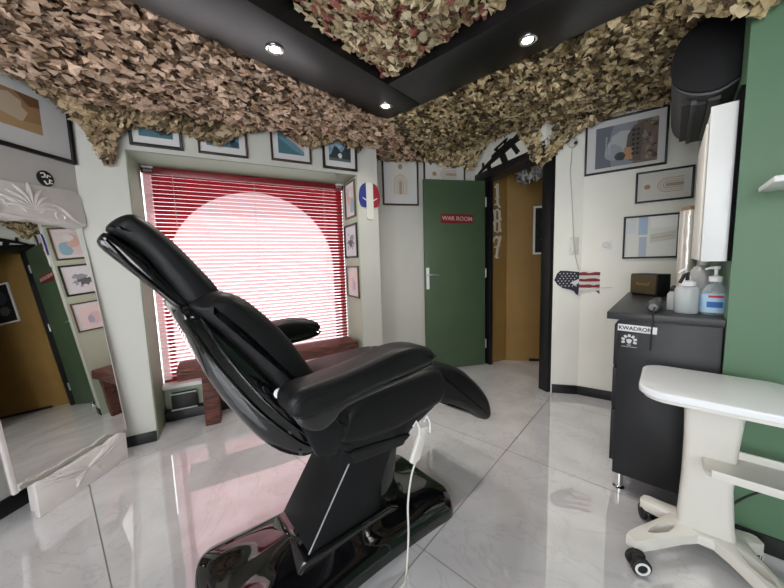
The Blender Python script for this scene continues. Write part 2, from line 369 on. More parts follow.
# ------------------------------------------------------------------ camouflage netting
def leaves(name, label, patches, pal, seed, size=(.016, .036)):
    """patches: (function (u,v)->(point, normal), count, thickness)"""
    r = random.Random(seed); mb = MB(); cols = []
    for fn, cnt, th, *own in patches:
        pl_ = own[0] if own else pal
        tilt_ = .55 if own else .36
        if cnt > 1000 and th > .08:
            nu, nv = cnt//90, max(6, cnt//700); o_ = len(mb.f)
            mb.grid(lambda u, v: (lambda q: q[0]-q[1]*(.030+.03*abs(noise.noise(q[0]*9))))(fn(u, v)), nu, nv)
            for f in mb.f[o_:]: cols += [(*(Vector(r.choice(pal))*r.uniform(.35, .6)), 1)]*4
        for _ in range(cnt):
            u, v = r.random(), r.random(); p, n = fn(u, v)
            g = noise.noise(p*5)*.5+.5
            p = p+n*((r.random()-.2)*th+(g-.5)*th*.9)
            ax = Vector((r.gauss(0, 1), r.gauss(0, 1), r.gauss(0, 1))).normalized()
            nn = (n*1.0+ax*tilt_).normalized(); t = nn.orthogonal().normalized(); b = nn.cross(t)
            s = r.uniform(*size)*(1.15 if r.random() < .2 else 1); k = 7; a0 = r.random()*6.3; asp = r.uniform(.5, 1)
            pts = [p+nn*s*.35*r.uniform(-.4, .8)]
            for j in range(k):
                a = a0+2*math.pi*j/k; q = s*(1.2 if j % 2 else .74)*r.uniform(.7, 1.15)
                pts.append(p+t*math.cos(a)*q+b*math.sin(a)*q*asp+nn*r.uniform(-.45, .25)*s)
            mb.add(pts, [(0, j+1, (j+1) % k+1) for j in range(k)])
            c = Vector(r.choice(pl_)); c = c*r.uniform(.75, 1.25)
            cols += [(*c, 1)]*(3*k)
    me = mb.mesh(name, camo, smooth=False, fixn=False)
    at = me.color_attributes.new('cloth', 'FLOAT_COLOR', 'CORNER'); at.data.foreach_set('color', [x for c in cols for x in c])
    o = bpy.data.objects.new(name, me); COL.objects.link(o); return tag(o, label, 'camouflage net')
def lerp_path(pts):
    P = [Vector(p) for p in pts]; L_ = [0]
    for i in range(1, len(P)): L_.append(L_[-1]+(P[i]-P[i-1]).length)
    def f(t):
        d = t*L_[-1]
        for i in range(1, len(P)):
            if d <= L_[i]: return P[i-1].lerp(P[i], (d-L_[i-1])/max(1e-6, L_[i]-L_[i-1]))
        return P[-1]
    return f
def strip(A, B, sag=.04, frag=.06):
    fa, fb = lerp_path(A), lerp_path(B)
    def fn(u, v):
        a, b = fa(u), fb(u)
        w = v+(frag*noise.noise(Vector((u*16, 3.1, .2)))+frag*.5*noise.noise(Vector((u*43, 1.1, 5.2))))*v
        p = a.lerp(b, w); p.z -= sag*math.sin(math.pi*min(1, max(0, v)))
        d = (b-a).normalized(); t = (fa(min(1, u+.02))-fa(max(0, u-.02)))+(fb(min(1, u+.02))-fb(max(0, u-.02)))
        n = d.cross(t).normalized()
        if n.z > 0: n = -n
        return p, n
    return fn
def bpz(a, b, z): q = bp(a, b); return (q[0], q[1], z)
def off(w, x, z, o=.05): return tuple(w.p(x, z, o))
# left side: band edge -> picture wall, window wall, left wall; then a short fringe hanging on the walls
edgeL = [bpz(.02, -.03, 2.36), bpz(-.03, .9, 2.36), bpz(-.03, 2.0, 2.36), bpz(-.03, 3.4, 2.36)]
topL = [off(pic_w, .50, 2.30), off(pic_w, .0, 2.30), off(win_w, 1.75, 2.30), off(win_w, .9, 2.27), off(win_w, .05, 2.24), off(left_w, -.5, 2.27), off(left_w, -1.5, 2.32), off(left_w, -2.2, 2.34)]
lowL = [off(pic_w, .50, 2.24), off(pic_w, .0, 2.22), off(win_w, 1.75, 2.18), off(win_w, 1.55, 2.23), off(win_w, 1.35, 2.12), off(win_w, 1.1, 2.24), off(win_w, .85, 2.17), off(win_w, .68, 2.06), off(win_w, .5, 2.11), off(win_w, .25, 2.12), off(win_w, .10, 2.05), off(win_w, .03, 1.97), off(win_w, -.04, 2.08), off(left_w, -.08, 2.16), off(left_w, -.35, 2.27), off(left_w, -1.5, 2.32), off(left_w, -2.2, 2.34)]
tan = [(.76, .555, .42), (.70, .50, .37), (.62, .44, .315), (.55, .38, .265), (.30, .19, .11), (.10, .06, .035)]
fringe = [(.56, .42, .26), (.47, .35, .21), (.36, .26, .15), (.22, .15, .08), (.11, .075, .04)]
khaki = [(.70, .58, .36), (.62, .50, .30), (.54, .43, .24), (.42, .32, .17), (.22, .155, .075), (.08, .055, .03)]
tipA = [off(win_w, .0, 2.1), off(win_w, .06, 2.1), off(win_w, .12, 2.1)]; tipB = [off(win_w, .045, 1.93, .03), off(win_w, .075, 1.86, .03), off(win_w, .11, 1.93, .03)]
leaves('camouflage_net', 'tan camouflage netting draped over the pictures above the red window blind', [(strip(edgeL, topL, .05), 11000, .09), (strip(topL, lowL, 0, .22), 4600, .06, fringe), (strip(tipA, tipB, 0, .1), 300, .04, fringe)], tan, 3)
edgeR = [bpz(-.02, .02, 2.36), bpz(.8, -.03, 2.36), bpz(1.6, -.03, 2.36), bpz(2.5, -.03, 2.36)]
topR = [off(pic_w, .45, 2.36), off(pic_w, .95, 2.40), off(door_w, .1, 2.44, .15), off(door_w, .58, 2.44, .15), off(door_w, .8, 2.36, .15), off(right_w, .0, 2.36), off(right_w, .5, 2.34), off(right_w, .95, 2.34), tuple(GV+green_w.d*-.25+green_w.n*.1+Vector((0, 0, 2.33))), tuple(GV+green_w.d*.0-green_w.n*.06+Vector((0, 0, 2.24))), off(green_w, .5, 2.26), off(green_w, 1.2, 2.3)]
lowR = [off(pic_w, .45, 2.23), off(pic_w, .93, 2.20), off(pic_w, 1.07, 2.16), off(door_w, .08, 2.37, .15), off(door_w, .56, 2.36, .15), off(door_w, .70, 2.14, .15), off(door_w, .84, 1.93, .15), off(seg_w, .06, 2.14), off(right_w, .0, 2.24), off(right_w, .12, 2.285), off(right_w, .5, 2.26), off(right_w, .9, 2.25), tuple(GV+green_w.d*-.25+green_w.n*.1+Vector((0, 0, 2.26))), tuple(GV+green_w.d*.0-green_w.n*.05+Vector((0, 0, 2.04))), off(green_w, .2, 2.1), off(green_w, .5, 2.13), off(green_w, 1.2, 2.16)]
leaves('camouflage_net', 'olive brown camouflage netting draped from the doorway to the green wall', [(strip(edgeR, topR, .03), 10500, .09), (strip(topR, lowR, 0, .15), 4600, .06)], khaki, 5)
inner = [(.80, .70, .48), (.74, .63, .42), (.64, .52, .33), (.50, .38, .22), (.22, .14, .07), (.30, .09, .07)]
iA = [bpz(bw+.02, 2.6, 2.46), bpz(bw+.02, 1.2, 2.44), bpz(bw+.03, bw+.03, 2.36), bpz(bw+.06, bw+.02, 2.37), bpz(1.5, bw+.02, 2.44), bpz(2.3, bw+.02, 2.46)]
iB = [bpz(1.4, 1.6, 2.36)]*6
iB = [bpz(1.3, 2.2, 2.35), bpz(1.1, 1.3, 2.32), bpz(.8, .8, 2.33), bpz(.85, .8, 2.33), bpz(1.35, 1.2, 2.33), bpz(1.9, 1.4, 2.35)]
leaves('camouflage_net', 'pale khaki camouflage netting sagging inside the black ceiling frame', [(strip(iA, iB,   .02, .02), 8000, .07)], inner, 8)

# ------------------------------------------------------------------ pictures
def picture(w, x0, x1, z0, z1, label, fmat, art, mg=(.16, .16, .14, .14), fw=.018, dep=.022, name='framed_picture', cat='picture', group=None, tilt=0, lean=0):
    cxx, cz = (x0+x1)/2, (z0+z1)/2; hw, hh = (x1-x0)/2, (z1-z0)/2
    t = thing(name, label, cat, w.p(cxx, cz, .002), w.rz, group)
    t.rotation_euler = (lean, tilt, w.rz)
    m = MB()
    o4 = [(-hw, -hh), (hw, -hh), (hw, hh), (-hw, hh)]; i4 = [(-hw+fw, -hh+fw), (hw-fw, -hh+fw), (hw-fw, hh-fw), (-hw+fw, hh-fw)]
    for k in range(4):
        a, b, c, d = o4[k], o4[(k+1) % 4], i4[(k+1) % 4], i4[k]
        vs = [(q[0], y, q[1]) for y in (-dep, 0) for q in (a, b, c, d)]
        m.add(vs, [(0, 1, 2, 3), (7, 6, 5, 4), (0, 4, 5, 1), (1, 5, 6, 2), (2, 6, 7, 3), (3, 7, 4, 0)])
    obj('frame', m, fmat, t, bevel=.0025)
    obj('mat_board', MB().box(-hw+fw, hw-fw, -.010, -.002, -hh+fw, hh-fw), mat_board, t)
    # print: layered flat shapes
    ax0, ax1 = -hw+2*hw*mg[0], hw-2*hw*mg[1]; az0, az1 = -hh+2*hh*mg[2], hh-2*hh*mg[3]
    pm = MB(); mats = []
    for li, (c, poly) in enumerate(art):
        mt = pcol(*c)
        if mt not in mats: mats.append(mt)
        y = -.0105-.00025*li
        pts = [(ax0+(ax1-ax0)*u, az0+(az1-az0)*v) for u, v in poly]
        pm.add([(a, y, b) for a, b in pts], [tuple(range(len(pts)))], mats.index(mt))
    obj('print', pm, mats, t, smooth=False, fixn=False)
    return t
FULL = [(0, 0), (1, 0), (1, 1), (0, 1)]
def disc(u, v, ru, rv, a0=0, a1=2*math.pi, n=22): return [(u+ru*math.cos(a0+(a1-a0)*i/n), v+rv*math.sin(a0+(a1-a0)*i/n)) for i in range(n+(0 if a1-a0 > 6.2 else 1))]
def arch(u, v0, ru, rv, v1): return [(u+ru, v0)]+disc(u, v1, ru, rv, 0, math.pi, 16)+[(u-ru, v0)]
def rainbow(dv=.84):
    A = [((.60, .575, .53), FULL), ((.32, .22, .15), disc(.5, dv, .10, .07))]
    for i, c in enumerate([(.44, .36, .29), (.60, .575, .53), (.49, .42, .35), (.60, .575, .53), (.41, .33, .27), (.60, .575, .53), (.36, .28, .22)]):
        A.append((c, arch(.5, .10, .30-.038*i, .21-.027*i, .42)))
    return A
def rot_art(A): return [(c, [(1-v, u) for u, v in p]) for c, p in A]
def blob(seed, u, v, ru, rv, n=18, w=.3):
    r = random.Random(seed); return [(min(1, max(0, u+ru*math.cos(2*math.pi*i/n)*(1+w*(r.random()-.5)))), min(1, max(0, v+rv*math.sin(2*math.pi*i/n)*(1+w*(r.random()-.5))))) for i in range(n)]
def specks(seed, n, u0, u1, v0, v1, s, cols):
    r = random.Random(seed); return [(r.choice(cols), blob(r.random(), r.uniform(u0, u1), r.uniform(v0, v1), s*r.uniform(.5, 1.3), s*r.uniform(.5, 1.3), 6, .8)) for _ in range(n)]
teal = (.05, .13, .17); teal2 = (.10, .22, .28); peach = (.55, .38, .34)
# left wall
picture(left_w, -.43, -.005, 1.842, 2.27, 'large black framed brown abstract print on the left wall above the mirror', frame_black,
        [((.33, .19, .095), FULL), ((.50, .40, .30), blob(2, .25, .5, .4, .4)), ((.42, .27, .14), [(0, 0), (1, 0), (1, .3), (.5, .22), (0, .35)]), ((.16, .08, .04), [(.45, 1), (1, 1), (1, .75), (.75, .7)])], mg=(.2, .35, .26, .30), fw=.02)
G1 = 'pictures in a row above the window blind'
picture(win_w, .188, .476, 2.0, 2.32, 'leftmost picture above the window, wide black frame with dark teal print', frame_black,
        [(teal, FULL), ((.30, .36, .38), blob(4, .4, .75, .3, .3)), ((.02, .03, .035), blob(5, .7, .3, .3, .2))], mg=(.18, .18, .2, .2), group=G1)
picture(win_w, .564, .88, 2.0, 2.36, 'second picture from the left above the window, brown frame with plain teal print', frame_brown,
        [(teal2, FULL), (teal, [(0, 0), (1, 0), (1, .15), (.6, .5), (0, .8)]), ((.03, .05, .07), blob(7, .85, .12, .12, .1))], mg=(.17, .17, .17, .2), group=G1, fw=.014)
picture(win_w, 1.045, 1.352, 2.012, 2.36, 'third picture above the window, brown frame with teal and pink waves', frame_brown,
        [(peach, FULL), (teal2, [(0, 0), (1, 0), (1, .12), (.7, .35), (.35, .55), (.15, .85), (0, 1)]), (teal, [(0, 0), (1, 0), (.6, .15), (.3, .35), (0, .55)]), ((.62, .50, .46), [(.25, .95), (.5, .6), (.75, .5), (.6, .75), (.4, 1)])], mg=(.18, .18, .17, .2), group=G1, fw=.014)
picture(win_w, 1.448, 1.75, 1.998, 2.34, 'fourth picture above the window, black frame with dark trees under blue sky', frame_black,
        [((.16, .28, .44), FULL), ((.30, .42, .54), blob(9, .3, .6, .3, .15)), ((.03, .04, .04), [(0, 0), (1, 0), (1, .7), (.85, .9), (.7, .5), (.55, .35), (.4, .55), (.25, .6), (.1, .25), (0, .2)]), ((.10, .12, .13), [(0, 0), (1, 0), (1, .1), (0, .12)]), ((.6, .62, .6), blob(11, .5, .22, .09, .1))], mg=(.18, .18, .2, .2), group=G1)
G2 = 'stack of three pictures in the window recess'
picture(rev_w, -.29, -.03, 1.62, 1.95, 'top picture in the window recess, brown frame with pastel pink and blue abstract', frame_walnut,
        [((.60, .50, .50), FULL), ((.22, .36, .42), blob(13, .75, .3, .3, .3)), ((.55, .36, .30), blob(14, .35, .6, .3, .3)), ((.62, .58, .56), blob(15, .5, .75, .2, .15))], group=G2, fw=.016)
picture(rev_w, -.345, -.02, 1.25, 1.565, 'middle picture in the window recess, black frame with grey ink print', frame_black,
        [((.60, .60, .62), FULL), ((.10, .10, .11), blob(16, .45, .45, .35, .18, 18, 1.2)), ((.25, .25, .28), blob(17, .6, .65, .2, .14, 14, 1))]+specks(3, 10, .1, .9, .15, .85, .06, [(.08, .08, .09), (.3, .3, .33)]), group=G2)
picture(rev_w, -.33, -.02, .875, 1.175, 'bottom picture in the window recess, walnut frame with faint pink print', frame_walnut,
        [((.66, .54, .52), FULL), ((.58, .44, .44), blob(18, .5, .4, .25, .3)), ((.34, .36, .48), blob(19, .65, .35, .12, .2))], group=G2, fw=.014)
picture(pic_w, .074, .461, 1.782, 2.30, 'tall brown framed rainbow arch print just left of the green door', frame_brown, rainbow(), mg=(.2, .2, .14, .14), fw=.016)
picture(pic_w, .522, 1.0, 1.93, 2.30, 'brown framed arch print half hidden behind the top of the green door', frame_brown, rot_art(rainbow()), mg=(.14, .14, .2, .2), fw=.016)
col_art = [((.22, .24, .27), FULL), ((.42, .44, .46), blob(21, .45, .55, .22, .3)), ((.12, .13, .16), [(0, 0), (.28, 0), (.2, .5), (.3, 1), (0, 1)]), ((.30, .32, .35), blob(23, .3, .35, .14, .2)),
           ((.17, .125, .09), [(.63, 0), (1, 0), (1, 1), (.68, 1), (.6, .5)]), ((.10, .085, .075), [(.5, .25), (.58, .08), (.75, .05), (.78, .95), (.62, .9), (.53, .7)]), ((.40, .23, .12), [(.45, .16), (.62, .1), (.62, .4), (.48, .42)]), ((.05, .05, .06), blob(24, .42, .22, .09, .1))]
col_art += specks(8, 44, .8, .98, .04, .96, .045, [(.30, .24, .19), (.20, .15, .12), (.07, .055, .05)])
for i in range(6):
    for j in range(2): col_art.append(((.025, .02, .02), [(.6+.07*j, .2+.11*i), (.645+.07*j, .2+.11*i), (.645+.07*j, .26+.11*i), (.6+.07*j, .26+.11*i)]))
for i, ww in enumerate((.5, .3)):     # two lines of unreadable small print running up the poster
    for k in range(9 if i == 0 else 6):
        v = .3+k*.05; col_art.append(((.42, .44, .48), [(.17+.055*i, v), (.2+.055*i, v), (.2+.055*i, v+.03), (.17+.055*i, v+.03)]))
picture(right_w, .002, .508, 1.847, 2.255, 'large black framed photo of an ancient ruined arena, hung sideways near the ceiling', frame_black, col_art, mg=(.14, .11, .10, .15), fw=.014)
picture(right_w, .336, .660, 1.586, 1.812, 'black framed rainbow arch print hung sideways between two pictures on the right wall', frame_black,
        rot_art(rainbow()), mg=(.08, .08, .12, .12), fw=.013)
picture(right_w, .274, .60, 1.172, 1.495, 'lowest framed sheet on the right wall with pale blue panels', frame_black,
        [((.76, .76, .73), FULL), ((.40, .52, .68), [(.28, .55), (.45, .55), (.45, .98), (.28, .98)]), ((.45, .52, .62), [(.3, .02), (.44, .02), (.44, .5), (.3, .5)]), ((.66, .70, .73), [(.05, .6), (.24, .6), (.24, .95), (.05, .95)]), ((.62, .60, .55), [(.5, .35), (.95, .42), (.95, .62), (.5, .55)]), ((.42, .42, .42), [(.52, .45), (.9, .5), (.9, .52), (.52, .47)]), ((.84, .84, .83), [(.5, .7), (.97, .7), (.97, .98), (.5, .98)])], mg=(.01, .01, .01, .01), fw=.013)
picture(corb, .28, .60, 1.24, 1.77, 'dark poster in white frame on the ochre corridor wall', white_plastic, [((.012, .012, .014), FULL), ((.10, .10, .11), blob(31, .5, .3, .25, .12)), ((.05, .05, .06), blob(32, .5, .65, .25, .2))], mg=(.03, .03, .03, .03), fw=.02, name='framed_poster')

# ------------------------------------------------------------------ red blind
bl = thing('window_blind', 'red slatted blind with an arch of painted backlight hanging in the window', 'blind', tuple(win_w.o), win_w.rz)
bmat = blind_m(.942, .677, 1.16, .222)
m = MB(); z = .315; ca, sa = math.cos(R(52)), math.sin(R(52))
while z < 1.925:
    hwid = .0165; pts = []
    for t_, c in ((-1, 0), (0, .0022), (1, 0)): pts.append((.385+hwid*t_*ca+c*sa, z-hwid*t_*sa+c*ca))
    vs = [(x, y, zz) for x in (.172, 1.738) for y, zz in pts]
    m.add(vs, [(0, 1, 4, 3), (1, 2, 5, 4)]); z += .0315
obj('slat_panel', m, bmat, bl, smooth=True, fixn=False)
obj('headrail', MB().box(.167, 1.743, .345, .41, 1.918, 1.965), red_m, bl, bevel=.003)
obj('bottom_rail', MB().box(.172, 1.738, .37, .4, .29, .305), red_m, bl, bevel=.003)
for x in (.36, .94, 1.55): obj('ladder_cord', MB().tube([(x, .362, .3), (x, .362, 1.93)], .0014, 5), mat('pale cord', (.6, .5, .5), .7), bl)
for x in (.21, 1.70): obj('bracket', MB().box(x-.035, x+.035, .32, .37, 1.955, 1.968).box(x-.03, x+.03, .345, .37, 1.925, 1.957), white_plastic, bl, label='white mounting bracket', bevel=.003)

# ------------------------------------------------------------------ open green door
dl = thing('green_door', 'open green door with a red sign and a white lever handle', 'door', tuple(leaf_w.p(0)), leaf_w.rz)
obj('door_leaf', MB().box(0, .702, -.0, .034, .008, 2.045), door_green, dl, bevel=.003)
m = MB().box(.012, .045, -.008, 0, .90, 1.13); obj('handle_plate', m, white_plastic, dl, label='white handle plate', bevel=.003)
obj('handle', MB().tube([(.028, -.004, 1.055), (.028, -.05, 1.055), (.05, -.055, 1.055), (.135, -.05, 1.05)], .0085, 10), steel, dl, label='metal lever handle')
for z in (.25, 1.05, 1.82): obj('hinge', MB().lathe([(.001, -.05), (.009, -.05), (.009, .05), (.001, .05)], 12, c=(.708, -.004, z)), steel, dl)
sg = thing('door_sign', 'red sign lettered WAR ROOM on the green door', 'sign', tuple(leaf_w.p(.37, 1.643, .001)), leaf_w.rz)
m = MB(); m.prism(spline([(-.185, -.042), (-.06, -.05), (.08, -.046), (.18, -.05), (.175, -.01), (.186, .035), (.05, .045), (-.08, .047), (-.186, .046), (-.18, .0)], 3), -.006, 0)
obj('plate', m, red_m, sg); tx = text_mb('WAR ROOM', .062, .0012, sx=1.0, bold=.0012); o = obj('lettering', tx, pcol(.50, .38, .36), sg, label='pale lettering'); o.location = (0, -.0075, -.002); o.rotation_euler = (0, R(2), 0)
ds = thing('door_stop', 'small chrome door stop on the floor below the green door', 'door stop', tuple(leaf_w.p(.10, 0, .06)))
obj('post', MB().lathe([(.001, 0), (.02, 0), (.02, .006), (.012, .01), (.012, .045), (.001, .047)], 18), chrome, ds); obj('buffer', MB().lathe([(.0125, .022), (.0165, .024), (.0165, .034), (.0125, .036)], 18), rubber, ds)

# gothic numerals 1 8 7 standing on the corridor wall
def blackletter(kind):
    m = MB()
    def st(pts, w): 
        for i in range(len(pts)-1):
            a, b = Vector(pts[i]), Vector(pts[i+1]); d = (b-a).normalized(); n = Vector((-d.y, d.x))*w
            m.prism([tuple(a-d*w*.3-n), tuple(b+d*w*.3-n*.8), tuple(b+d*w*.9), tuple(b+d*w*.3+n*.8), tuple(a-d*w*.3+n), tuple(a-d*w*.9)], -.012, 0)
    if kind == '1': st([(-.028, .08), (.0, .105)], .008); st([(.0, .105), (.004, -.08)], .014); st([(.0, -.07), (.03, -.105)], .010); st([(-.025, -.03), (.02, -.01)], .006); st([(-.03, -.085), (.01, -.075)], .006)
    if kind == '8':
        for sgn in (1, -1):
            z = .055*sgn; st([(-.03, z+.035), (-.03, z-.035)], .011); st([(.03, z+.035), (.03, z-.035)], .011); st([(-.03, z+.04), (.0, z+.055), (.03, z+.04)], .007); st([(-.03, z-.04), (0, z-.055), (.03, z-.04)], .007); st([(-.042, z+.02), (-.05, z+.045)], .005); st([(.042, z-.02), (.05, z-.045)], .005)
        st([(-.03, .0), (.03, .0)], .007)
    if kind == '7': st([(-.045, .075), (-.015, .1), (.015, .085), (.042, .1)], .011); st([(.038, .09), (.01, .0), (-.008, -.1)], .014); st([(-.03, .0), (.035, .015)], .007); st([(-.03, -.09), (.015, -.105)], .006); st([(-.045, .075), (-.045, .05)], .006)
    return m
for k, z in (('1', 1.90), ('8', 1.625), ('7', 1.335)):
    n_ = {'1': ('top', 'one'), '8': ('middle', 'eight'), '7': ('bottom', 'seven')}[k]
    o = obj('wall_numeral', blackletter(k), mat('bone white wood', (.62, .58, .48), .5)); place(o, cor.p(.115, z, .001), cor.rz)
    o.scale = (1.15, 1, 1.15)
    tag(o, '%s of the three white gothic numerals on the ochre wall, the %s' % n_, 'numeral', 'gothic numerals inside the doorway')

# rifle-shaped wall silhouette over the doorway
rf = MB()
def sil(p): rf.prism(p, -.014, 0)
sil([(-.40, .0), (-.30, .016), (-.14, .03), (-.13, .055), (.16, .055), (.2, .04), (.34, .055), (.42, .05), (.43, -.005), (.33, -.03), (.22, -.015), (.06, -.022), (-.12, -.015), (-.3, -.012), (-.4, -.012)])
sil([(-.02, -.018), (.055, -.02), (.085, -.135), (.015, -.14)]); sil([(.15, -.016), (.2, -.016), (.245, -.11), (.20, -.115)]); sil([(-.24, -.012), (-.18, -.014), (-.175, -.07), (-.22, -.07)])
sil([(-.08, .075), (.12, .075), (.12, .09), (-.08, .09)]); sil([(-.06, .05), (-.03, .05), (-.03, .08), (-.06, .08)]); sil([(.07, .05), (.1, .05), (.1, .08), (.07, .08)]); sil([(-.31, .01), (-.28, .012), (-.28, .06), (-.3, .06)])
o = obj('rifle_silhouette', rf, mat('matt black board', (.006, .006, .006), .6)); place(o, door_w.p(.315, 2.215, .112), door_w.rz); o.rotation_euler = (0, R(-14), door_w.rz); o.scale = (.93, 1, 1.05)
tag(o, 'black rifle shaped cutout on the wall above the doorway', 'wall decoration')
# grey camouflage scrap hanging from the doorway lintel
def scrap(u, v):
    p = door_w.p(.30+.40*u, 2.05-.13*v*(.5+.5*math.sin(u*3.1)), -.10); return p, -door_w.n
leaves('camouflage_scrap', 'grey white camouflage scrap hanging under the doorway lintel', [(scrap, 130, .05)], [(.38, .37, .35), (.28, .27, .26), (.15, .15, .14), (.05, .05, .05)], 12, (.02, .04))

# tricolour plaque on the pillar
pq = thing('tricolour_plaque', 'blue white and red oval plaque on the pillar right of the window', 'wall plaque', tuple(win_w.p(1.862, 1.80, .001)), win_w.rz)
def plaque(x0, x1, z0, z1):
    out = spline([(-.103, -.02), (-.085, .07), (-.035, .112), (.035, .112), (.085, .07), (.103, -.02), (.085, -.085), (.045, -.10), (-.045, -.10), (-.085, -.085)], 4)
    bm = [(min(x1, max(x0, a)), min(z1, max(z0, b))) for a, b in out]
    res = []
    for p in bm:
        if not res or (abs(p[0]-res[-1][0])+abs(p[1]-res[-1][1])) > 1e-5: res.append(p)
    return res
obj('field', MB().prism(plaque(-.2, -.034, -1, 1), -.012, 0), pcol(.02, .03, .22), pq, label='blue stripe')
obj('field', MB().prism([(-.034, .113), (-.034, -.19), (-.02, -.205), (.02, -.21), (.034, -.195), (.034, .113)], -.0125, 0), pcol(.66, .65, .60), pq, label='white stripe')
obj('field', MB().prism(plaque(.034, .2, -1, 1), -.012, 0), pcol(.28, .015, .03), pq, label='red stripe')
for s in (-1, 1):
    m = MB(); m.prism([(s*.018, -.042), (s*.04, -.044), (s*.075, -.022), (s*.066, -.018), (s*.035, -.034)], -.015, -.0125)
    obj('slit', m, pcol(.66, .65, .60), pq, label='white slanted slit')
# country-shaped flag cut-out across the wall corner
ff = thing('flag_cutout', 'map shaped stars and stripes cutout on the wall right of the doorway', 'wall decoration', tuple(seg_w.p(.205, .985, .02)), R(90-112))
star = pcol(.012, .014, .03); rd = pcol(.22, .02, .03); wt = pcol(.66, .64, .60)
shape = [(-.185, .02), (-.165, .075), (-.14, .10), (-.09, .098), (.0, .088), (.0, -.075), (-.005, -.10), (.005, -.115), (-.02, -.10), (-.035, -.075), (-.07, -.06), (-.12, -.05), (-.16, -.02)]
obj('starred_field', MB().prism(shape, -.008, 0), star, ff, label='dark blue starred part')
m = MB()
for i in range(6):
    for j in range(6):
        x, z = -.155+.027*i+(.013 if j % 2 else 0), -.03+.021*j
        if -.165+abs(z)*.2 < x < -.012 and z < .085: m.prism([(x+.0065*math.cos(R(90+36*k))*(1 if k % 2 == 0 else .45), z+.0065*math.sin(R(90+36*k))*(1 if k % 2 == 0 else .45)) for k in range(10)], -.0095, -.008)
obj('star', m, wt, ff, label='white stars'); ff.children[-1]['kind'] = 'stuff'
obj('fist_patch', MB().prism(blob(41, -.062, .02, .035, .032, 16, .5), -.0092, -.008).prism([(-.06, 0), (0, .03), (0, .0), (-.03, -.03)], -.0092, -.008), wt, ff, label='white patch')
ends = [.225, .24, .225, .22, .21, .18]
for i in range(6):
    z1 = .082-.0255*i; x1 = ends[i]
    red_row = i % 2 == 0
    pts = [(0, z1-.024), (0, z1)]+[(x1*k/6, z1+(.006*math.sin(k*2.3+i) if red_row else 0)) for k in range(1, 7)]+[(x1-.015, z1-.024)]
    obj('stripe', MB().prism(pts[::-1], -.008, 0), rd if red_row else wt, ff)
obj('stripe', MB().prism([(.12, -.07), (.16, -.07), (.175, -.115), (.155, -.105)], -.008, 0), rd, ff)

# small wall things on the right
sw = thing('wall_dial', 'round white dial switch on the right wall beside the lowest picture', 'switch', tuple(right_w.p(.165, 1.288, .001)), right_w.rz)
obj('plate', MB().box(-.038, .038, -.008, 0, -.038, .038), white_plastic, sw, bevel=.003)
obj('dial', MB().lathe([(.001, 0), (.026, 0), (.024, .014), (.02, .017), (.001, .017)], 24, T=Matrix.Rotation(R(90), 4, 'X'), c=(0, -.008, 0)), cream_plastic, sw)
sv = thing('switch_plate', 'tall white double switch plate beside the black doorframe', 'switch', tuple(seg_w.p(.165, 1.29, .001)), seg_w.rz)
obj('plate', MB().box(-.035, .035, -.008, 0, -.075, .075), mat('off white plastic', (.66, .65, .6), .35), sv, bevel=.003)
for z in (-.035, .035): obj('rocker', MB().box(-.022, .022, -.012, -.008, z-.024, z+.024), mat('off white plastic', (.66, .65, .6), .35), sv, bevel=.002)
wf = thing('cable_fitting', 'small grey white cable fitting under the netting right of the doorway', 'fitting', tuple(seg_w.p(.13, 2.12, .001)), seg_w.rz)
obj('housing', MB().lathe([(.001, 0), (.038, 0), (.036, .03), (.02, .045), (.001, .05)], 16, T=Matrix.Rotation(R(90), 4, 'X')), mat('grey white plastic', (.55, .54, .52), .45), wf)
obj('lens', MB().lathe([(.001, 0), (.014, 0), (.012, .01), (.001, .012)], 14, T=Matrix.Rotation(R(90), 4, 'X'), c=(.012, -.045, -.012)), blackish, wf)
def P3(v, dz=0): return tuple(Vector(v)+Vector((0, 0, dz)))
o = obj('wall_cable', MB().tube([P3(seg_w.p(.13, 2.08, .008)), P3(seg_w.p(.12, 1.9, .006)), P3(seg_w.p(.135, 1.72, .006)), P3(seg_w.p(.15, 1.5, .007)), P3(seg_w.p(.155, 1.36, .02)), P3(seg_w.p(.175, 1.2, .02)), P3(seg_w.p(.205, 1.09, .008))], .0035, 6), mat('white cable', (.5, .49, .46), .5)); tag(o, 'thin pale cable running down the wall right of the doorway', 'cable')
o = obj('wall_cable', MB().tube([P3(seg_w.p(.19, .97, .006)), P3(right_w.p(.02, .945, .012)), P3(right_w.p(.12, .94, .01)), P3(right_w.p(.22, .945, .01))], .003, 6), mat('white cable', (.5, .49, .46), .5)); tag(o, 'thin pale cable from the flag cutout towards the speaker', 'cable')
m = MB(); r = random.Random(5)
dsc = thing('oval_badge', 'black oval badge with white marks above the mirror', 'badge', tuple(left_w.p(-.165, 1.722, .001)), left_w.rz); dsc.rotation_euler = (0, R(-8), left_w.rz)
obj('disc', MB().prism(disc(0, 0, .039, .043, n=28), -.006, 0), blackish, dsc)
m = MB(); m.tube([(-.02, -.007, .026), (-.006, -.007, .03), (.0, -.007, .02), (-.004, -.007, .008), (-.018, -.007, .006)], .004, 6).tube([(.024, -.007, .012), (.012, -.007, .018), (.006, -.007, .004)], .004, 6).tube([(-.012, -.007, -.012), (-.004, -.007, -.03), (.01, -.007, -.026)], .004, 6).tube([(.026, -.007, -.01), (.016, -.007, -.006), (.012, -.007, -.02), (.024, -.007, -.026)], .004, 6)
obj('mark', m, pcol(.62, .6, .58), dsc, label='white marks')

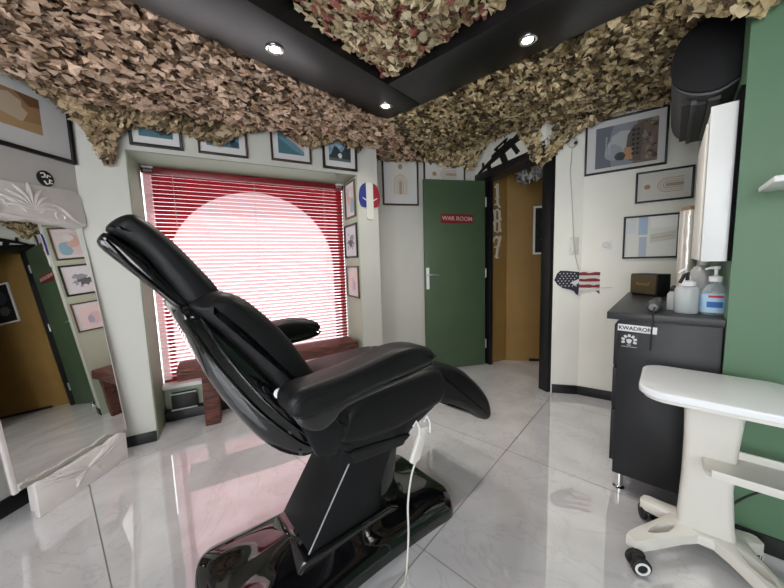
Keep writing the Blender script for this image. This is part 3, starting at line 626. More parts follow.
# ------------------------------------------------------------------ leaning mirror with carved boards
mx = Vector((math.sin(R(5)), math.cos(R(5)), 0)); mr = R(85)     # local x along the wall, local y into it
mi = thing('standing_mirror', 'tall white framed mirror with carved boards leaning on the left wall', 'mirror', (-1.797, 1.65, .155))
mi.rotation_euler = (R(-5.79), 0, mr)
obj('glass', MB().box(-.268, .29, -.002, .004, .003, 1.34), mirror_m, mi, smooth=False)
obj('backing', MB().box(-.28, .29, .005, .022, .003, 1.48), pcol(.30, .27, .24), mi)
m = MB().box(-.286, -.266, -.010, .008, .0, 1.34); obj('side_rail', m, plaster, mi, bevel=.004)
m = MB().box(.288, .294, -.003, .008, .0, 1.34); obj('side_rail', m, plaster, mi, bevel=.004)
def relief(mb, motif, y, hh):
    for pts, w in motif:
        pts = spline([(a, b) for a, b in pts], 5, False); n = len(pts)
        mb.tube([(a, y, b) for a, b in pts], [max(.0015, w*math.sin(math.pi*(.12+.83*i/(n-1)))) for i in range(n)], 8)
def palm(cx_, cz_, s, mirror_=False):
    M = []
    for k in range(-4, 5):
        a = R(90-k*19); L_ = s*(1-.045*abs(k)); cxx, czz = math.cos(a), math.sin(a); bx, bz = math.cos(a-R(22)*(1 if k >= 0 else -1)*(abs(k) > 0)), math.sin(a-R(22)*(1 if k >= 0 else -1)*(abs(k) > 0))
        M.append(([(cx_, cz_), (cx_+cxx*L_*.55, cz_+czz*L_*.55), (cx_+cxx*L_*.6+bx*L_*.4, cz_+czz*L_*.6+bz*L_*.36)], .011*s/.13))
    return M
def scroll(cx_, cz_, s, d):
    return ([(cx_+d*s*(1-t/16)*math.cos(t*.62), cz_+s*(1-t/16)*math.sin(t*.62)) for t in range(15)], .010*s/.07)
cb = MB()
top = [(-.5, 1.30), (-.44, 1.325), (-.36, 1.312), (-.28, 1.335), (-.2, 1.318), (-.13, 1.335), (-.05, 1.318), (.03, 1.336), (.1, 1.318), (.18, 1.322), (.25, 1.305), (.30, 1.33), (.302, 1.50), (.27, 1.535), (.0, 1.56), (-.25, 1.57), (-.5, 1.56)]
top = [(max(-.3, a), b) for a, b in top if a > -.31]; top[0] = (-.295, 1.33); top[-1] = (-.295, 1.50); top[-2] = (-.1, 1.515)
cb.prism(top, -.03, .02); o = obj('crest_board', cb, plaster, mi, label='carved crest board', bevel=.004)
cr = MB(); relief(cr, palm(.04, 1.385, .15)+[scroll(-.12, 1.385, .055, 1), scroll(-.21, 1.37, .04, -1), scroll(.17, 1.365, .042, 1), ([(.07, 1.37), (.13, 1.42), (.18, 1.41), (.24, 1.35), (.29, 1.335)], .012), ([(.01, 1.37), (-.05, 1.43), (-.11, 1.445)], .012), ([(-.27, 1.34), (-.2, 1.335), (-.1, 1.345), (0, 1.335), (.12, 1.345), (.25, 1.325)], .010)], -.03, 1)
obj('carving', cr, plaster, o)
pb = thing('carved_base', 'carved white plinth board on the floor at the foot of the mirror', 'carved board', (-1.7545, 1.6435, 0), R(90-4.6))
prof = [(-.236, 0), (.236, 0), (.237, .17), (.20, .187), (.15, .182), (.11, .168), (.07, .176), (.02, .17), (-.02, .173), (-.07, .166), (-.12, .172), (-.17, .165), (-.22, .178), (-.237, .172)]
obj('board', MB().prism(prof, -.014, .014), plaster, pb, bevel=.004); obj('rest_block', MB().box(-.20, .225, .014, .09, 0, .148), plaster, pb, bevel=.003)
fr = []
for sd in (1, -1):
    fr += [([(0, .10), (sd*.05, .122), (sd*.11, .142), (sd*.20, .165)], .014), ([(sd*.04, .10), (sd*.10, .112), (sd*.16, .135), (sd*.22, .145)], .010)]
    fr += [([(sd*(.07+.03*k), .125+.008*k), (sd*(.085+.03*k), .148+.007*k), (sd*(.105+.03*k), .160+.006*k)], .008) for k in range(4)]
    fr += [([(sd*.012, .092), (sd*(.036+.008*k), .086-.014*k), (sd*(.075-.006*k), .092-.021*k)], .009) for k in range(4)]
cr = MB(); relief(cr, fr, -.014, 1)
obj('carving', cr, plaster, pb)

# ------------------------------------------------------------------ timber bench under the window
bz = win_w.rz
be = thing('timber_bench', 'rough reddish timber bench standing in front of the window', 'bench', tuple(win_w.p(1.005, 0, -.135)), bz)
def rough_box(x0, x1, y0, y1, z0, z1, nx=14, amp=.010, seed=1):
    m = MB(); ring = [(y0, z0), (y1, z0), (y1+.004, (z0+z1)/2), (y1, z1), ((y0+y1)/2, z1+.006), (y0, z1), (y0-.004, (z0+z1)/2)]; n = len(ring); vs = []
    for i in range(nx+1):
        x = x0+(x1-x0)*i/nx
        for y, z in ring:
            d = noise.noise(Vector((x*6+seed, y*9, z*9)))*amp; vs.append((x, y+d, z+noise.noise(Vector((x*5, y*7+seed, z*7)))*amp))
    fs = [(i*n+j, i*n+(j+1) % n, (i+1)*n+(j+1) % n, (i+1)*n+j) for i in range(nx) for j in range(n)]+[tuple(range(n)), tuple(range(nx*n, nx*n+n))]
    return m.add(vs, fs)
obj('seat_beam', rough_box(-.70, .70, -.12, .12, .385, .478), wood, be, bevel=.006)
def post(x, seed):
    m = rough_box(0, .39, -.10, .10, -.052, .052, 8, .008, seed); m.v = [(x+c, b, a) for a, b, c in m.v]; return m
obj('leg', post(-.505, 3), wood, be, bevel=.006); obj('leg', post(.505, 5), wood, be, bevel=.006)
bx = thing('black_box', 'small dark square box with a pale rim low under the window', 'box', tuple(win_w.p(.30, .076, -.29)), win_w.rz)
obj('body', MB().box(-.085, .085, 0, .04, 0, .135), blackish, bx, bevel=.004)
for z in (.0, .128): obj('rim', MB().box(-.088, .088, -.010, 0, z, z+.010), mat('pale metal', (.5, .52, .5), .4), bx, bevel=.002)
ld = struct('trim_5', MB().box(.17, 1.742, .27, .335, 0, .075), black_gloss_paint, win_w.o, win_w.rz, bevel=.004)

# ------------------------------------------------------------------ tattoo chair (local x along the chair, +x to the foot end, local -y to the near side)
ch = thing('tattoo_chair', 'black leather reclining tattoo chair on a glossy black base', 'chair', (-.202, 1.313, 0), R(39))
# base plate
def hwid(k):
    t = (k+.09)/.53; w = .245+.03*min(1, t*t)
    e = max(0, abs(k+.085)-.43)/.105
    return w*math.sqrt(max(0, 1-min(1, e)**2.6))
K0, K1 = -.62, .45
def bh(k, s):
    w = max(.01, hwid(k)); e = min(1, abs(s)/w); ek = min(1, max(0, abs(k+.085)-.34)/.195); ed = max(e**4, ek**4)
    rim = .055*math.sqrt(max(0, 1-ed**3))
    dome = .055*math.exp(-((s)/.13)**2)*math.exp(-((k+.12)/.36)**2)
    lobes = .03*math.exp(-((abs(s)-.15)/.075)**2)*(math.exp(-((k+.5)/.16)**2)+.9*math.exp(-((k-.3)/.14)**2))
    hump = .07*math.exp(-((k+.05)/.22)**2)*math.exp(-(s/.15)**2)
    return .012+rim+(dome+lobes+hump)*math.sqrt(max(0, 1-ed**2))
m = MB(); nu, nv = 60, 32; vs = []
for i in range(nu+1):
    k = K0+(K1-K0)*(.5-.5*math.cos(math.pi*i/nu))
    for j in range(nv+1):
        s = math.sin(math.pi*(j/nv-.5))*hwid(k); vs.append((k, -s, bh(k, s)))
m.add(vs, [(i*(nv+1)+j, (i+1)*(nv+1)+j, (i+1)*(nv+1)+j+1, i*(nv+1)+j+1) for i in range(nu) for j in range(nv)])
n0 = len(m.v); m.v += [(a, b, .002) for a, b, c in vs]
for i in range(nu):
    for j in range(nv): a = n0+i*(nv+1)+j; m.f.append((a, a+1, a+nv+2, a+nv+1)); m.m.append(0)
rim = [i*(nv+1) for i in range(nu+1)]+[nu*(nv+1)+j for j in range(1, nv+1)]+[i*(nv+1)+nv for i in range(nu-1, -1, -1)]+[j for j in range(nv-1, 0, -1)]
for q in range(len(rim)): a, b = rim[q], rim[(q+1) % len(rim)]; m.f.append((a, b, b+n0, a+n0)); m.m.append(0)
obj('base_plate', m, gloss_black, ch, ang=60)
# leaning lift column
col = [(-.31, .06), (-.275, .13), (-.15, .31), (-.085, .405), (-.06, .47), (.16, .44), (.125, .36), (.07, .25), (.06, .10), (.06, .05)]
obj('lift_column', MB().prism(col, -.128, .145), satin_black, ch, bevel=.008)
obj('column_sleeve', MB().prism([(.03, .05), (.06, .2), (.15, .40), (.19, .40), (.16, .22), (.21, .06)], -.105, .105), gloss_black, ch, bevel=.012, seg=3)
obj('column_foot', MB().prism([(-.34, .07), (-.30, .135), (.10, .13), (.2, .07), (.2, .04), (-.34, .04)], -.145, .145), gloss_black, ch, bevel=.02, seg=3)
obj('trim_strip', MB().tube([(-.0885, -.1255, .405), (-.276, -.1255, .132)], .0028, 6), steel, ch, label='silver trim strip')
pan = [(-.27, .60), (-.15, .535), (-.125, .475), (.11, .45), (.15, .50), (.30, .555), (.30, .60), (-.2, .64)]
obj('seat_pan', MB().prism(pan, -.235, .235), satin_black, ch, bevel=.01)
obj('pan_rib', MB().prism([(-.155, .528), (-.14, .512), (.12, .472), (.145, .487), (.13, .497), (-.13, .537)], -.24, .24), satin_black, ch, bevel=.004)
# cushions
seatp = spline([(-.20, .60), (-.12, .56), (.05, .55), (.2, .565), (.31, .58), (.345, .64), (.325, .71), (.28, .742), (.14, .745), (-.02, .742), (-.12, .725), (-.19, .67)], 4)
o = obj('seat_cushion', MB().pillow(seatp, -.275, .275, .04), leather, ch, ang=80)
legp = spline([(.275, .742), (.36, .732), (.436, .706), (.51, .665), (.574, .612), (.64, .552), (.70, .482), (.730, .42), (.736, .372), (.712, .346), (.675, .356), (.60, .415), (.52, .465), (.44, .512), (.36, .55), (.30, .60), (.29, .68)], 3)
obj('leg_rest', MB().pillow(legp, -.245, .245, .035), leather, ch, ang=80)
obj('leg_rest_shell', MB().pillow(spline([(.40, .52), (.52, .445), (.60, .40), (.69, .342), (.725, .352), (.70, .375), (.62, .43), (.5, .50)], 3), -.20, .20, .012), gloss_black, ch, ang=60)
backp = spline([(-.577, 1.10), (-.55, 1.125), (-.511, 1.136), (-.465, 1.120), (-.418, 1.078), (-.348, .996), (-.283, .89), (-.22, .785), (-.15, .70), (-.14, .64), (-.2, .615), (-.265, .665), (-.33, .762), (-.395, .858), (-.468, .962), (-.525, 1.035)], 3)
obj('backrest_cushion', MB().pillow(backp, -.275, .275, .045), leather, ch, ang=80)
shellp = spline([(-.585, 1.105), (-.612, 1.09), (-.60, 1.05), (-.588, 1.02), (-.56, .93), (-.53, .855), (-.457, .722), (-.388, .632), (-.31, .582), (-.255, .59), (-.215, .64), (-.27, .70), (-.35, .82), (-.44, .95), (-.53, 1.06)], 3)
bs = obj('backrest_shell', MB().pillow(shellp, -.255, .255, .05), gloss_black, ch, ang=70)
for d_, r_ in ((0, .006), (.035, .004)):
    for s in (-1, 1): obj('shell_rib', MB().tube(spline([(-.595+d_, s*.252, 1.075), (-.54+d_, s*.258, .955), (-.44+d_, s*.258, .79), (-.33+d_, s*.256, .655), (-.27+d_, s*.25, .61)], 5, False), r_, 8), gloss_black, bs)
headp = spline([(-.722, 1.292), (-.702, 1.320), (-.669, 1.333), (-.637, 1.312), (-.591, 1.264), (-.546, 1.205), (-.506, 1.147), (-.502, 1.118), (-.530, 1.09), (-.576, 1.092), (-.619, 1.170), (-.653, 1.230), (-.686, 1.268)], 3)
obj('headrest_cushion', MB().pillow(headp, -.20, .20, .035), leather, ch, ang=80)
hsp = spline([(-.715, 1.285), (-.734, 1.278), (-.736, 1.256), (-.697, 1.208), (-.641, 1.143), (-.60, 1.094), (-.572, 1.09), (-.575, 1.115), (-.625, 1.18), (-.66, 1.235)], 3)
hs = obj('headrest_shell', MB().pillow(hsp, -.19, .19, .02), gloss_black, ch, ang=60)
for s in (-1, 1): obj('shell_rib', MB().tube(spline([(-.722, s*.193, 1.268), (-.68, s*.196, 1.205), (-.62, s*.195, 1.13), (-.59, s*.19, 1.098)], 4, False), .0045, 8), gloss_black, hs)
for s in (-1, 1): obj('headrest_bracket', MB().tube([(-.60, s*.09, 1.11), (-.56, s*.09, 1.05), (-.53, s*.09, .99)], .010, 10), satin_black, ch)
# stitched seams
def seam(pts, parent, r=.0022): 
    obj('seam', MB().tube(spline(pts, 5, False), r, 6), leather, parent)
bcush = [c for c in ch.children if c.name.startswith('backrest_cushion')][0]; hcush = [c for c in ch.children if c.name.startswith('headrest_cushion')][0]
seam([(-.53, -.262, 1.118), (-.46, -.264, 1.095), (-.38, -.264, 1.01), (-.30, -.264, .885), (-.235, -.262, .78)], bcush); seam([(-.69, -.192, 1.31), (-.64, -.193, 1.292), (-.57, -.193, 1.215), (-.52, -.19, 1.14)], hcush)
# armrests
armp = spline([(-.412, .842), (-.405, .868), (-.375, .884), (-.31, .888), (-.21, .897), (-.12, .912), (-.06, .922), (.0, .922), (.065, .910), (.105, .890), (.120, .864), (.10, .842), (.04, .834), (-.08, .826), (-.2, .814), (-.30, .800), (-.36, .800), (-.40, .818)], 3)
asp = spline([(-.385, .815), (-.37, .77), (-.325, .745), (-.28, .758), (-.24, .785), (-.1, .80), (.06, .812), (.115, .83), (.10, .85), (-.1, .845), (-.3, .83)], 3)
for s, dk, dz in ((-1, 0, 0), (1, -.085, .012)):
    a = obj('armrest', MB().pillow([(k+dk, z+dz) for k, z in armp], s*.362-.06, s*.362+.06, .028), leather, ch, ang=80)
    obj('armrest_shell', MB().pillow([(k+dk, z+dz) for k, z in asp], s*.355-.045, s*.355+.045, .015), gloss_black, a, ang=60)
    obj('seam', MB().tube(spline([(k+dk, s*.362-.0575, z+dz) for k, z in ((-.405, .85), (-.375, .866), (-.25, .872), (-.1, .888), (.0, .898), (.07, .89), (.112, .868))], 4, False), .0022, 6), leather, a)
    obj('armrest_bracket', MB().prism([(-.38+dk, .83), (-.30+dk, .83), (-.2, .66), (-.24, .60), (-.30, .62)], s*.30-.014, s*.30+.014), satin_black, a, bevel=.004)
    obj('hinge_cap', MB().lathe([(.001, 0), (.014, 0), (.014, .008), (.001, .01)], 18, T=Matrix.Rotation(R(90)*(1 if s < 0 else -1), 4, 'X'), c=(-.394+dk, s*.285, .842+dz)), white_plastic, a, label='white round hinge cap')
for x, z in ((-.33, .62), (-.36, .70), (-.30, .68)): obj('bolt', MB().lathe([(.001, 0), (.006, 0), (.006, .005), (.001, .006)], 10, T=Matrix.Rotation(R(90), 4, 'X'), c=(x, -.255, z)), mat('dark steel', (.2, .2, .2), .35, 1), ch)
# hand control
rc = thing('hand_control', 'white hand control hooked on the side of the tattoo chair', 'remote', (-.202, 1.313, 0), R(39))
m = MB().prism([(.088, .416), (.105, .402), (.138, .408), (.195, .515), (.19, .532), (.15, .536)], -.30, -.282); obj('handset', m, cream_plastic, rc, bevel=.006, seg=3)
m = MB()
for x in (.125, .185): m.tube([(x, -.277, .545), (x+.005, -.29, .57), (x+.012, -.30, .545), (x+.014, -.296, .50)], .0045, 8)
obj('hook', m, white_plastic, rc)
obj('cord', MB().tube(spline([(.12, -.292, .405), (.092, -.295, .36), (.066, -.30, .26), (.06, -.305, .14), (.045, -.31, .03), (.02, -.33, .006), (-.02, -.35, .005), (-.12, -.34, .005), (-.2, -.42, .005)], 5, False), .0038, 8), cream_plastic, rc)

# ------------------------------------------------------------------ right-hand cabinet (frame: x along the green wall, y into the niche)
cab = thing('drawer_cabinet', 'charcoal drawer cabinet under the worktop in the green niche', 'cabinet', tuple(GV), GZ)
obj('carcass', MB().box(-.352, -.006, .04, 1.02, .10, .892), cab_side, cab, bevel=.003)
obj('end_panel', MB().box(-.356, -.004, .022, .04, .10, .892), cab_side, cab, bevel=.002)
for z0, z1 in ((.15, .42), (.43, .64), (.65, .86)):
    d = obj('drawer', MB().box(-.374, -.354, .05, 1.0, z0, z1), cab_side, cab, bevel=.003)
    obj('handle', MB().tube([(-.374, .45, z1-.04), (-.395, .45, z1-.04), (-.395, .60, z1-.04), (-.374, .60, z1-.04)], .005, 8), steel, d)
for x, y in ((-.33, .07), (-.04, .07), (-.33, .97), (-.04, .97)): obj('leg', MB().lathe([(.001, 0), (.026, 0), (.026, .006), (.016, .012), (.016, .10), (.001, .10)], 16, c=(x, y, 0)), chrome, cab)
wtp = obj('worktop', MB().box(-.402, -.002, .0, 1.06, .893, .928), cab_grey, None, bevel=.003); place(wtp, GV, GZ); tag(wtp, 'dark grey worktop lying on the drawer cabinet', 'worktop')
st = thing('name_sticker', 'white sticker with dark brand lettering on the cabinet end', 'sticker', tuple(GV+green_w.d*-.285+green_w.n*.021+Vector((0, 0, .852))), GZ); st.rotation_euler = (0, R(1.5), GZ)
obj('sheet', MB().box(-.073, .073, -.002, 0, -.0165, .0165), white_plastic, st, bevel=.001)
o = obj('lettering', text_mb('KWADRON', .0245, .0004, sx=.98, bold=.0006), pcol(.02, .02, .05), st); o.location = (-.006, -.003, -.001)
st2 = thing('round_emblem', 'black sticker with a white emblem below the name sticker', 'sticker', tuple(GV+green_w.d*-.312+green_w.n*.021+Vector((0, 0, .79))), GZ)
obj('sheet', MB().box(-.037, .037, -.002, 0, -.036, .036), blackish, st2, bevel=.001)
m = MB()
for k in range(7):
    a = R(-20+k*220/6); c, s = math.cos(a), math.sin(a); u = (c*.024, s*.024+.002); w_ = .0055; m.prism([(u[0]-s*w_-c*.0065, u[1]+c*w_-s*.0065), (u[0]+s*w_-c*.0065, u[1]-c*w_-s*.0065), (u[0]+s*w_*.9+c*.0065, u[1]-c*w_*.9+s*.0065), (u[0]-s*w_*.9+c*.0065, u[1]+c*w_*.9+s*.0065)], -.003, -.002)
m.prism([(-.011, .006), (-.004, .010), (.004, .010), (.011, .006), (.008, -.006), (.004, -.012), (-.004, -.012), (-.008, -.006)], -.003, -.002).box(-.03, .03, -.003, -.002, -.029, -.027).box(-.008, .008, -.003, -.002, -.021, -.018)
obj('emblem', m, pcol(.62, .62, .64), st2, label='white emblem')

# speaker
ZT = .928
spz = R(90-172)
sp = thing('radio_speaker', 'boxy speaker with olive brown grille and gold script on the worktop', 'speaker', (1.728, 2.070, ZT), spz)
obj('cabinet', MB().box(-.095, .095, -.045, .055, .006, .145), blackish, sp, bevel=.006)
obj('grille', MB().box(-.09, .09, -.052, -.044, .012, .139), mat('olive brown cloth', (.085, .062, .03), .7, bump=.6, bscale=500), sp, bevel=.003)
o = obj('script', text_mb('Marshall', .032, .0012, shear=.35, sx=.9), mat('brass', (.75, .55, .2), .25, 1), sp, label='gold script'); o.location = (0, -.0535, .078)
for x in (-.08, .08): obj('foot', MB().box(x-.012, x+.012, -.035, .045, 0, .007), rubber, sp)
# roll
rl = thing('paper_roll', 'tall silvery wrapped paper roll standing behind the bottles', 'roll', tuple(GV+green_w.d*-.112+green_w.n*.60+Vector((0, 0, ZT))))
obj('wrap', MB().lathe([(.001, 0), (.040, 0), (.042, .01), (.041, .2), (.043, .36), (.0415, .505), (.036, .51), (.001, .51)], 28), mat('silver film', (.72, .70, .64), .22, .35, bump=.5, bscale=18), rl)
obj('core', MB().lathe([(.026, .511), (.034, .511), (.034, .53), (.026, .53)], 24), mat('kraft card', (.28, .19, .10), .8), rl)
# bottles
def at(x, y): return tuple(GV+green_w.d*x+green_w.n*y+Vector((0, 0, ZT)))
clear = mat('milky plastic', (.80, .84, .84), .25, trans=.55, ior=1.3)
wb = thing('wash_bottle', 'milky squeeze bottle with black spout on the worktop', 'bottle', at(-.118, .14))
obj('body', MB().lathe([(.001, 0), (.039, 0), (.043, .006), (.043, .108), (.038, .118), (.027, .123), (.026, .148), (.001, .149)], 28), clear, wb)
obj('liquid', MB().lathe([(.001, .004), (.038, .004), (.0398, .01), (.0398, .075), (.001, .076)], 28), mat('pale liquid', (.55, .62, .60), .2, trans=.3), wb)
obj('spout', MB().lathe([(.027, .125), (.0285, .127), (.0285, .145), (.012, .156), (.008, .175), (.001, .18)], 20).tube([(0, 0, .17), (-.008, 0, .19), (-.02, 0, .20), (-.045, 0, .185)], [.006, .006, .005, .003], 8), white_plastic, wb)
obj('nozzle', MB().tube([(-.012, -.01, .15), (-.012, -.012, .185), (-.03, -.014, .175), (-.05, -.015, .14)], .007, 8), blackish, wb, label='black bent nozzle')
sn = thing('sanitiser_bottle', 'clear pump bottle with blue label at the worktop edge', 'bottle', at(-.030, .13)); sn.rotation_euler = (0, 0, GZ)
body = MB().lathe([(.001, 0), (.040, 0), (.044, .008), (.044, .10), (.038, .122), (.02, .135), (.017, .15), (.001, .15)], 28); body.v = [(a*1.0, b*.72, c) for a, b, c in body.v]
obj('body', body, mat('clear plastic', (.85, .90, .93), .08, trans=.8, ior=1.3), sn)
lb = MB().lathe([(.0447, .012), (.0452, .012), (.0452, .092), (.0447, .092)], 28); lb.v = [(a, b*.735, c) for a, b, c in lb.v]
obj('label', lb, mat('pale blue label', (.38, .55, .74), .4), sn, label='pale blue label')
def curved(x0, x1, z0, z1, r=.0462):
    m = MB(); n = 8
    f = lambda u, v: (r*math.sin((x0+(x1-x0)*u)/r), -r*.735*math.cos((x0+(x1-x0)*u)/r), z0+(z1-z0)*v)
    return m.grid(f, n, 1)
obj('band', curved(-.022, .028, .078, .088), pcol(.5, .03, .06), sn, label='red band'); obj('blue_patch', curved(-.026, .026, .035, .06, .0464), pcol(.03, .14, .42), sn, label='blue wave patch')
obj('pump', MB().lathe([(.019, .145), (.022, .147), (.022, .168), (.012, .172), (.006, .175), (.006, .198), (.012, .2), (.013, .212), (.001, .214)], 20).tube([(0, 0, .205), (-.02, -.01, .206), (-.035, -.016, .20)], [.007, .006, .004], 8), white_plastic, sn)
sb = thing('round_spray_bottle', 'grey round shouldered bottle with white cap behind the pump bottle', 'bottle', at(-.055, .36))
obj('body', MB().lathe([(.001, 0), (.048, 0), (.052, .01), (.054, .14), (.05, .18), (.035, .205), (.016, .215), (.001, .216)], 26), mat('grey translucent plastic', (.40, .41, .41), .3), sb)
obj('cap', MB().lathe([(.001, .212), (.018, .213), (.02, .218), (.02, .24), (.001, .243)], 20), cream_plastic, sb)
obj('trigger', MB().tube([(0, -.03, .15), (.01, -.052, .14), (.02, -.06, .11)], .009, 8), blackish, sb, label='black trigger')
ib = thing('small_clear_bottle', 'small clear bottle with black cap between the roll and the milky bottle', 'bottle', at(-.163, .22))
obj('body', MB().lathe([(.001, 0), (.022, 0), (.023, .005), (.023, .075), (.014, .09), (.001, .09)], 20), clear, ib)
obj('cap', MB().lathe([(.001, .088), (.014, .089), (.014, .105), (.006, .118), (.001, .12)], 16), blackish, ib)
tm = thing('cylindrical_device', 'dark grey cylinder lying on the worktop with its cable hanging down', 'device', at(-.232, .085), GZ)
tm.rotation_euler = (0, 0, R(48.2-3))
m = MB(); m.tube([(0, 0, .027), (.006, 0, .027), (.07, 0, .027), (.075, 0, .027), (.21, 0, .027), (.22, 0, .027)], [.022, .027, .027, .023, .023, .016], 20)
obj('body', m, dark_grey, tm); obj('end_cap', MB().tube([(-.012, 0, .026), (0, 0, .026)], [.016, .019], 18), mat('grey metal', (.16, .16, .16), .4, .5), tm, label='grey metal end')
cd = MB().tube(spline([at(-.222, .105), tuple(Vector(at(-.226, .05))+Vector((0, 0, .012))), tuple(Vector(at(-.228, .002))+Vector((0, 0, .005))), tuple(Vector(at(-.229, -.012))+Vector((0, 0, -.03))), tuple(Vector(at(-.231, -.010))+Vector((0, 0, -.10))), tuple(Vector(at(-.233, -.006))+Vector((0, 0, -.165)))], 5, False), .0032, 6)
cd.v = [(v[0], v[1], v[2]+.014) if v[2] > .925 else v for v in cd.v]
o = obj('device_cable', cd, blackish); tag(o, 'black cable hanging over the front edge of the worktop', 'cable')

# white wall cabinet and air conditioner in the niche
wc = thing('wall_cabinet', 'narrow tall white wall cabinet hanging below the air conditioner', 'cabinet', tuple(GV+Vector((0, 0, 1.165))), GZ)
obj('body', MB().box(-.086, -.012, .03, .55, 0, .612), white_plastic, wc, bevel=.003)
obj('end_panel', MB().box(-.088, -.012, .018, .031, -.001, .614), white_plastic, wc, bevel=.002)
obj('door', MB().box(-.097, -.088, .04, .54, .005, .56), mat('cream sheet', (.82, .80, .75), .3, bump=.5, bscale=12), wc, bevel=.004, label='cream door')
obj('gap_shade', MB().box(-.012, -.001, .0, .56, -.0, .66), mat('matt painted gap shade', (.004, .004, .004), .9, spec=.1), wc, label='painted gap shade')  # added dark sliver: the gap between cabinet and wall is only shade
ac = thing('air_conditioner', 'black wall air conditioner mounted high in the green niche', 'air conditioner', tuple(GV), GZ)
acp = spline([(-.0, 1.905), (-.06, 1.875), (-.13, 1.885), (-.19, 1.925), (-.215, 1.99), (-.215, 2.06), (-.195, 2.125), (-.155, 2.165), (-.09, 2.19), (0, 2.20)], 4, False)
m = MB(); m.prism(acp, .16, .90); obj('housing', m, mat('charcoal plastic', (.035, .036, .038), .45), ac, bevel=.004)
obj('end_cap', MB().prism([(a*1.01 if a < -.001 else a, 1.88+(b-1.88)*1.01 if b > 1.94 else b+.012) for a, b in acp], .148, .165), mat('blackest plastic', (.006, .006, .007), .6, spec=.25), ac, bevel=.004)
m = MB()
for a0, a1 in ((-.175, -.145), (-.125, -.095)): m.box(a0, a1, .22, .84, 1.862 if a0 > -.14 else 1.878, 1.90)
obj('outlet', m, blackish, ac, label='black outlet slot')
obj('flap', MB().box(-.145, -.125, .2, .86, 1.862, 1.885).box(-.09, -.05, .2, .86, 1.862, 1.885), dark_grey, ac, bevel=.003)
# shelf at the right edge
sh = thing('wall_shelf', 'white shelf corner on the green wall at the right edge', 'shelf', tuple(green_w.p(.052, 1.418)), GZ)
obj('board', MB().box(0, .6, -.24, 0, .0, .02), white_plastic, sh, bevel=.004); obj('bracket', MB().box(.25, .27, -.13, 0, -.05, 0), white_plastic, sh, bevel=.003)

# ------------------------------------------------------------------ white trolley
tr = thing('salon_trolley', 'white rolling trolley with a rounded top in front of the cabinet', 'trolley', tuple(GV), GZ)
def rrect(x0, x1, y0, y1, r, n=6):
    P = []
    for cx_, cy_, a0 in ((x1-r, y1-r, 0), (x0+r, y1-r, 90), (x0+r, y0+r, 180), (x1-r, y0+r, 270)): P += [(cx_+r*math.cos(R(a0+90*i/n)), cy_+r*math.sin(R(a0+90*i/n))) for i in range(n+1)]
    return P
obj('tabletop', MB().prism(rrect(-.250, .17, -.432, -.075, .075), .695, .722, 'z'), mat('white lacquer', (.82, .84, .86), .16, coat=.4), tr, bevel=.006, seg=3)
obj('top_lip', MB().prism(rrect(-.235, .155, -.417, -.09, .07), .680, .696, 'z'), cream_plastic, tr, bevel=.003)
cs = []
for z, x0, x1 in ((.08, -.115, .058), (.16, -.112, .046), (.30, -.108, .036), (.45, -.108, .04), (.60, -.113, .05), (.69, -.118, .06)): cs.append((z, x0, x1))
m = MB(); ring = 8; vs = []
for z, x0, x1 in cs:
    for a, b in rrect(x0, x1, -.19, -.10, .02, 2): vs.append((a, b, z))
n = 12; m.add(vs, [(i*n+j, i*n+(j+1) % n, (i+1)*n+(j+1) % n, (i+1)*n+j) for i in range(len(cs)-1) for j in range(n)]+[tuple(range(n)), tuple(range((len(cs)-1)*n, len(cs)*n))])
obj('column', m, cream_plastic, tr, ang=50)
m = MB().prism(rrect(-.055, .34, -.31, -.125, .03, 4), .405, .418, 'z')
m.box(-.04, .33, -.313, -.302, .405, .435).box(-.04, .33, -.133, -.122, .405, .447).box(.334, .345, -.29, -.145, .405, .435)
obj('tray', m, cream_plastic, tr, bevel=.003)
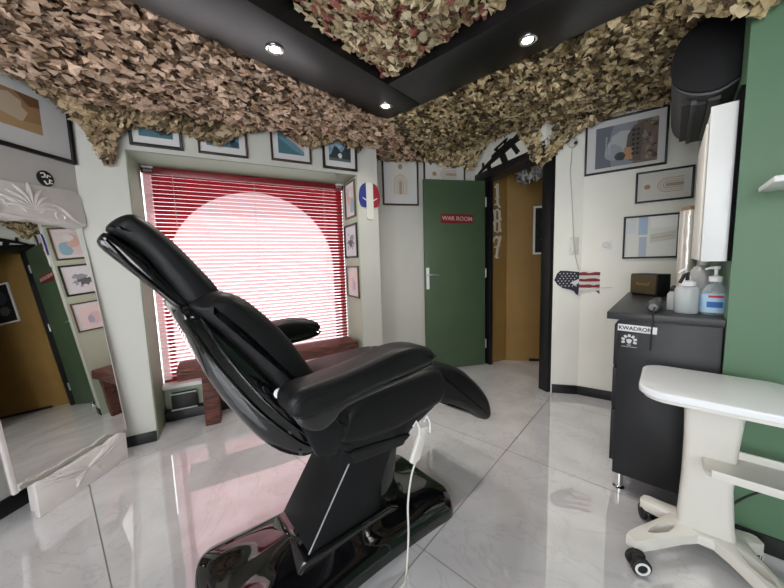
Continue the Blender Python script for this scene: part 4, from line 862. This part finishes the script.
# H-shaped foot: hub and four arms with openings
def arm(pts_out, z0, z1, hole=None):
    m = MB(); m.prism(pts_out, z0, z1, 'z'); return m
obj('hub', MB().prism(rrect(-.145, .09, -.215, -.085, .04), .062, .105, 'z'), cream_plastic, tr, bevel=.012, seg=3)
corners = [(-.238, -.365, -.222, -.412, -60), (.165, -.365, .15, -.412, -120), (-.215, -.088, -.205, -.09, 20), (.112, -.088, .10, -.09, -20)]
for i, (x, y, wx, wy, wa) in enumerate(corners):
    hx, hy = (-.105 if x < 0 else .045), (-.19 if y < -.2 else -.125)
    d = Vector((x-hx, y-hy)); Ln = d.length; d.normalize(); nn = Vector((-d.y, d.x))
    q = lambda t, s: tuple(Vector((hx, hy))+d*t+nn*s)
    m = MB()
    zt = lambda t: .108-.012*max(0, t)/Ln
    # two rails around an oval opening, closed by solid ends
    if Ln > .15: secs = [(-.02, 0, .058), (.015, 0, .052), (.04, .010, .046), (Ln*.38, .020, .042), (Ln*.6, .012, .038), (Ln*.72, 0, .036), (Ln*.95, 0, .030), (Ln+.02, 0, .018)]
    else: secs = [(-.02, 0, .048), (Ln*.5, 0, .034), (Ln, 0, .030), (Ln+.015, 0, .018)]
    for sgn in (1, -1):
        vs = []
        for t, a, b in secs:
            for s_, z in ((a*sgn, zt(t)-.045), (b*sgn, zt(t)-.042), (b*sgn, zt(t)-.006), (b*.85*sgn, zt(t)), (a*sgn, zt(t))): vs.append((*q(t, s_), z))
        k = 5; m.add(vs, [(i_*k+j, i_*k+(j+1) % k, (i_+1)*k+(j+1) % k, (i_+1)*k+j) for i_ in range(len(secs)-1) for j in range(k)]+[tuple(range(k)), tuple(range((len(secs)-1)*k, len(secs)*k))])
    a = obj('foot_arm', m, cream_plastic, tr, ang=45)
    rw = .033; ux, uy = math.cos(R(wa)), math.sin(R(wa))
    ca_ = obj('caster', MB().box(-.012, .012, -.020, .020, .036, .072, 0, Matrix.Translation((wx, wy, 0)) @ Matrix.Rotation(R(wa), 4, 'Z')), rubber, a, label='black twin caster', bevel=.004)
    for e0 in (-.030, .010):
        obj('wheel', MB().tube([(wx+ux*e, wy+uy*e, rw) for e in (e0, e0+.003, e0+.017, e0+.020)], [rw-.004, rw, rw, rw-.004], 24), rubber, a, label='black caster wheel')
    T_ = Matrix.Translation((wx+ux*.0302, wy+uy*.0302, rw)) @ Matrix.Rotation(R(wa), 4, 'Z') @ Matrix.Rotation(R(90), 4, 'Y')
    m = MB(); n_ = 24; prof = [(.017, 0), (.017, .0025), (.025, .0025), (.025, 0)]
    vs = [T_ @ Vector((r_*math.cos(2*math.pi*j/n_), r_*math.sin(2*math.pi*j/n_), z_)) for r_, z_ in prof for j in range(n_)]
    m.add(vs, [(p_*n_+j, p_*n_+(j+1) % n_, ((p_+1) % 4)*n_+(j+1) % n_, ((p_+1) % 4)*n_+j) for p_ in range(4) for j in range(n_)])
    obj('wheel_ring', m, white_plastic, a, label='white wheel ring')
o = obj('floor_cable', MB().tube(spline([tuple(green_w.p(.02, .08, .02)), tuple(green_w.p(.06, .16, .006)), tuple(green_w.p(.12, .24, .006)), tuple(green_w.p(.2, .30, .006))], 5, False), .004, 6), blackish); tag(o, 'black cable running up the green wall behind the trolley', 'cable')
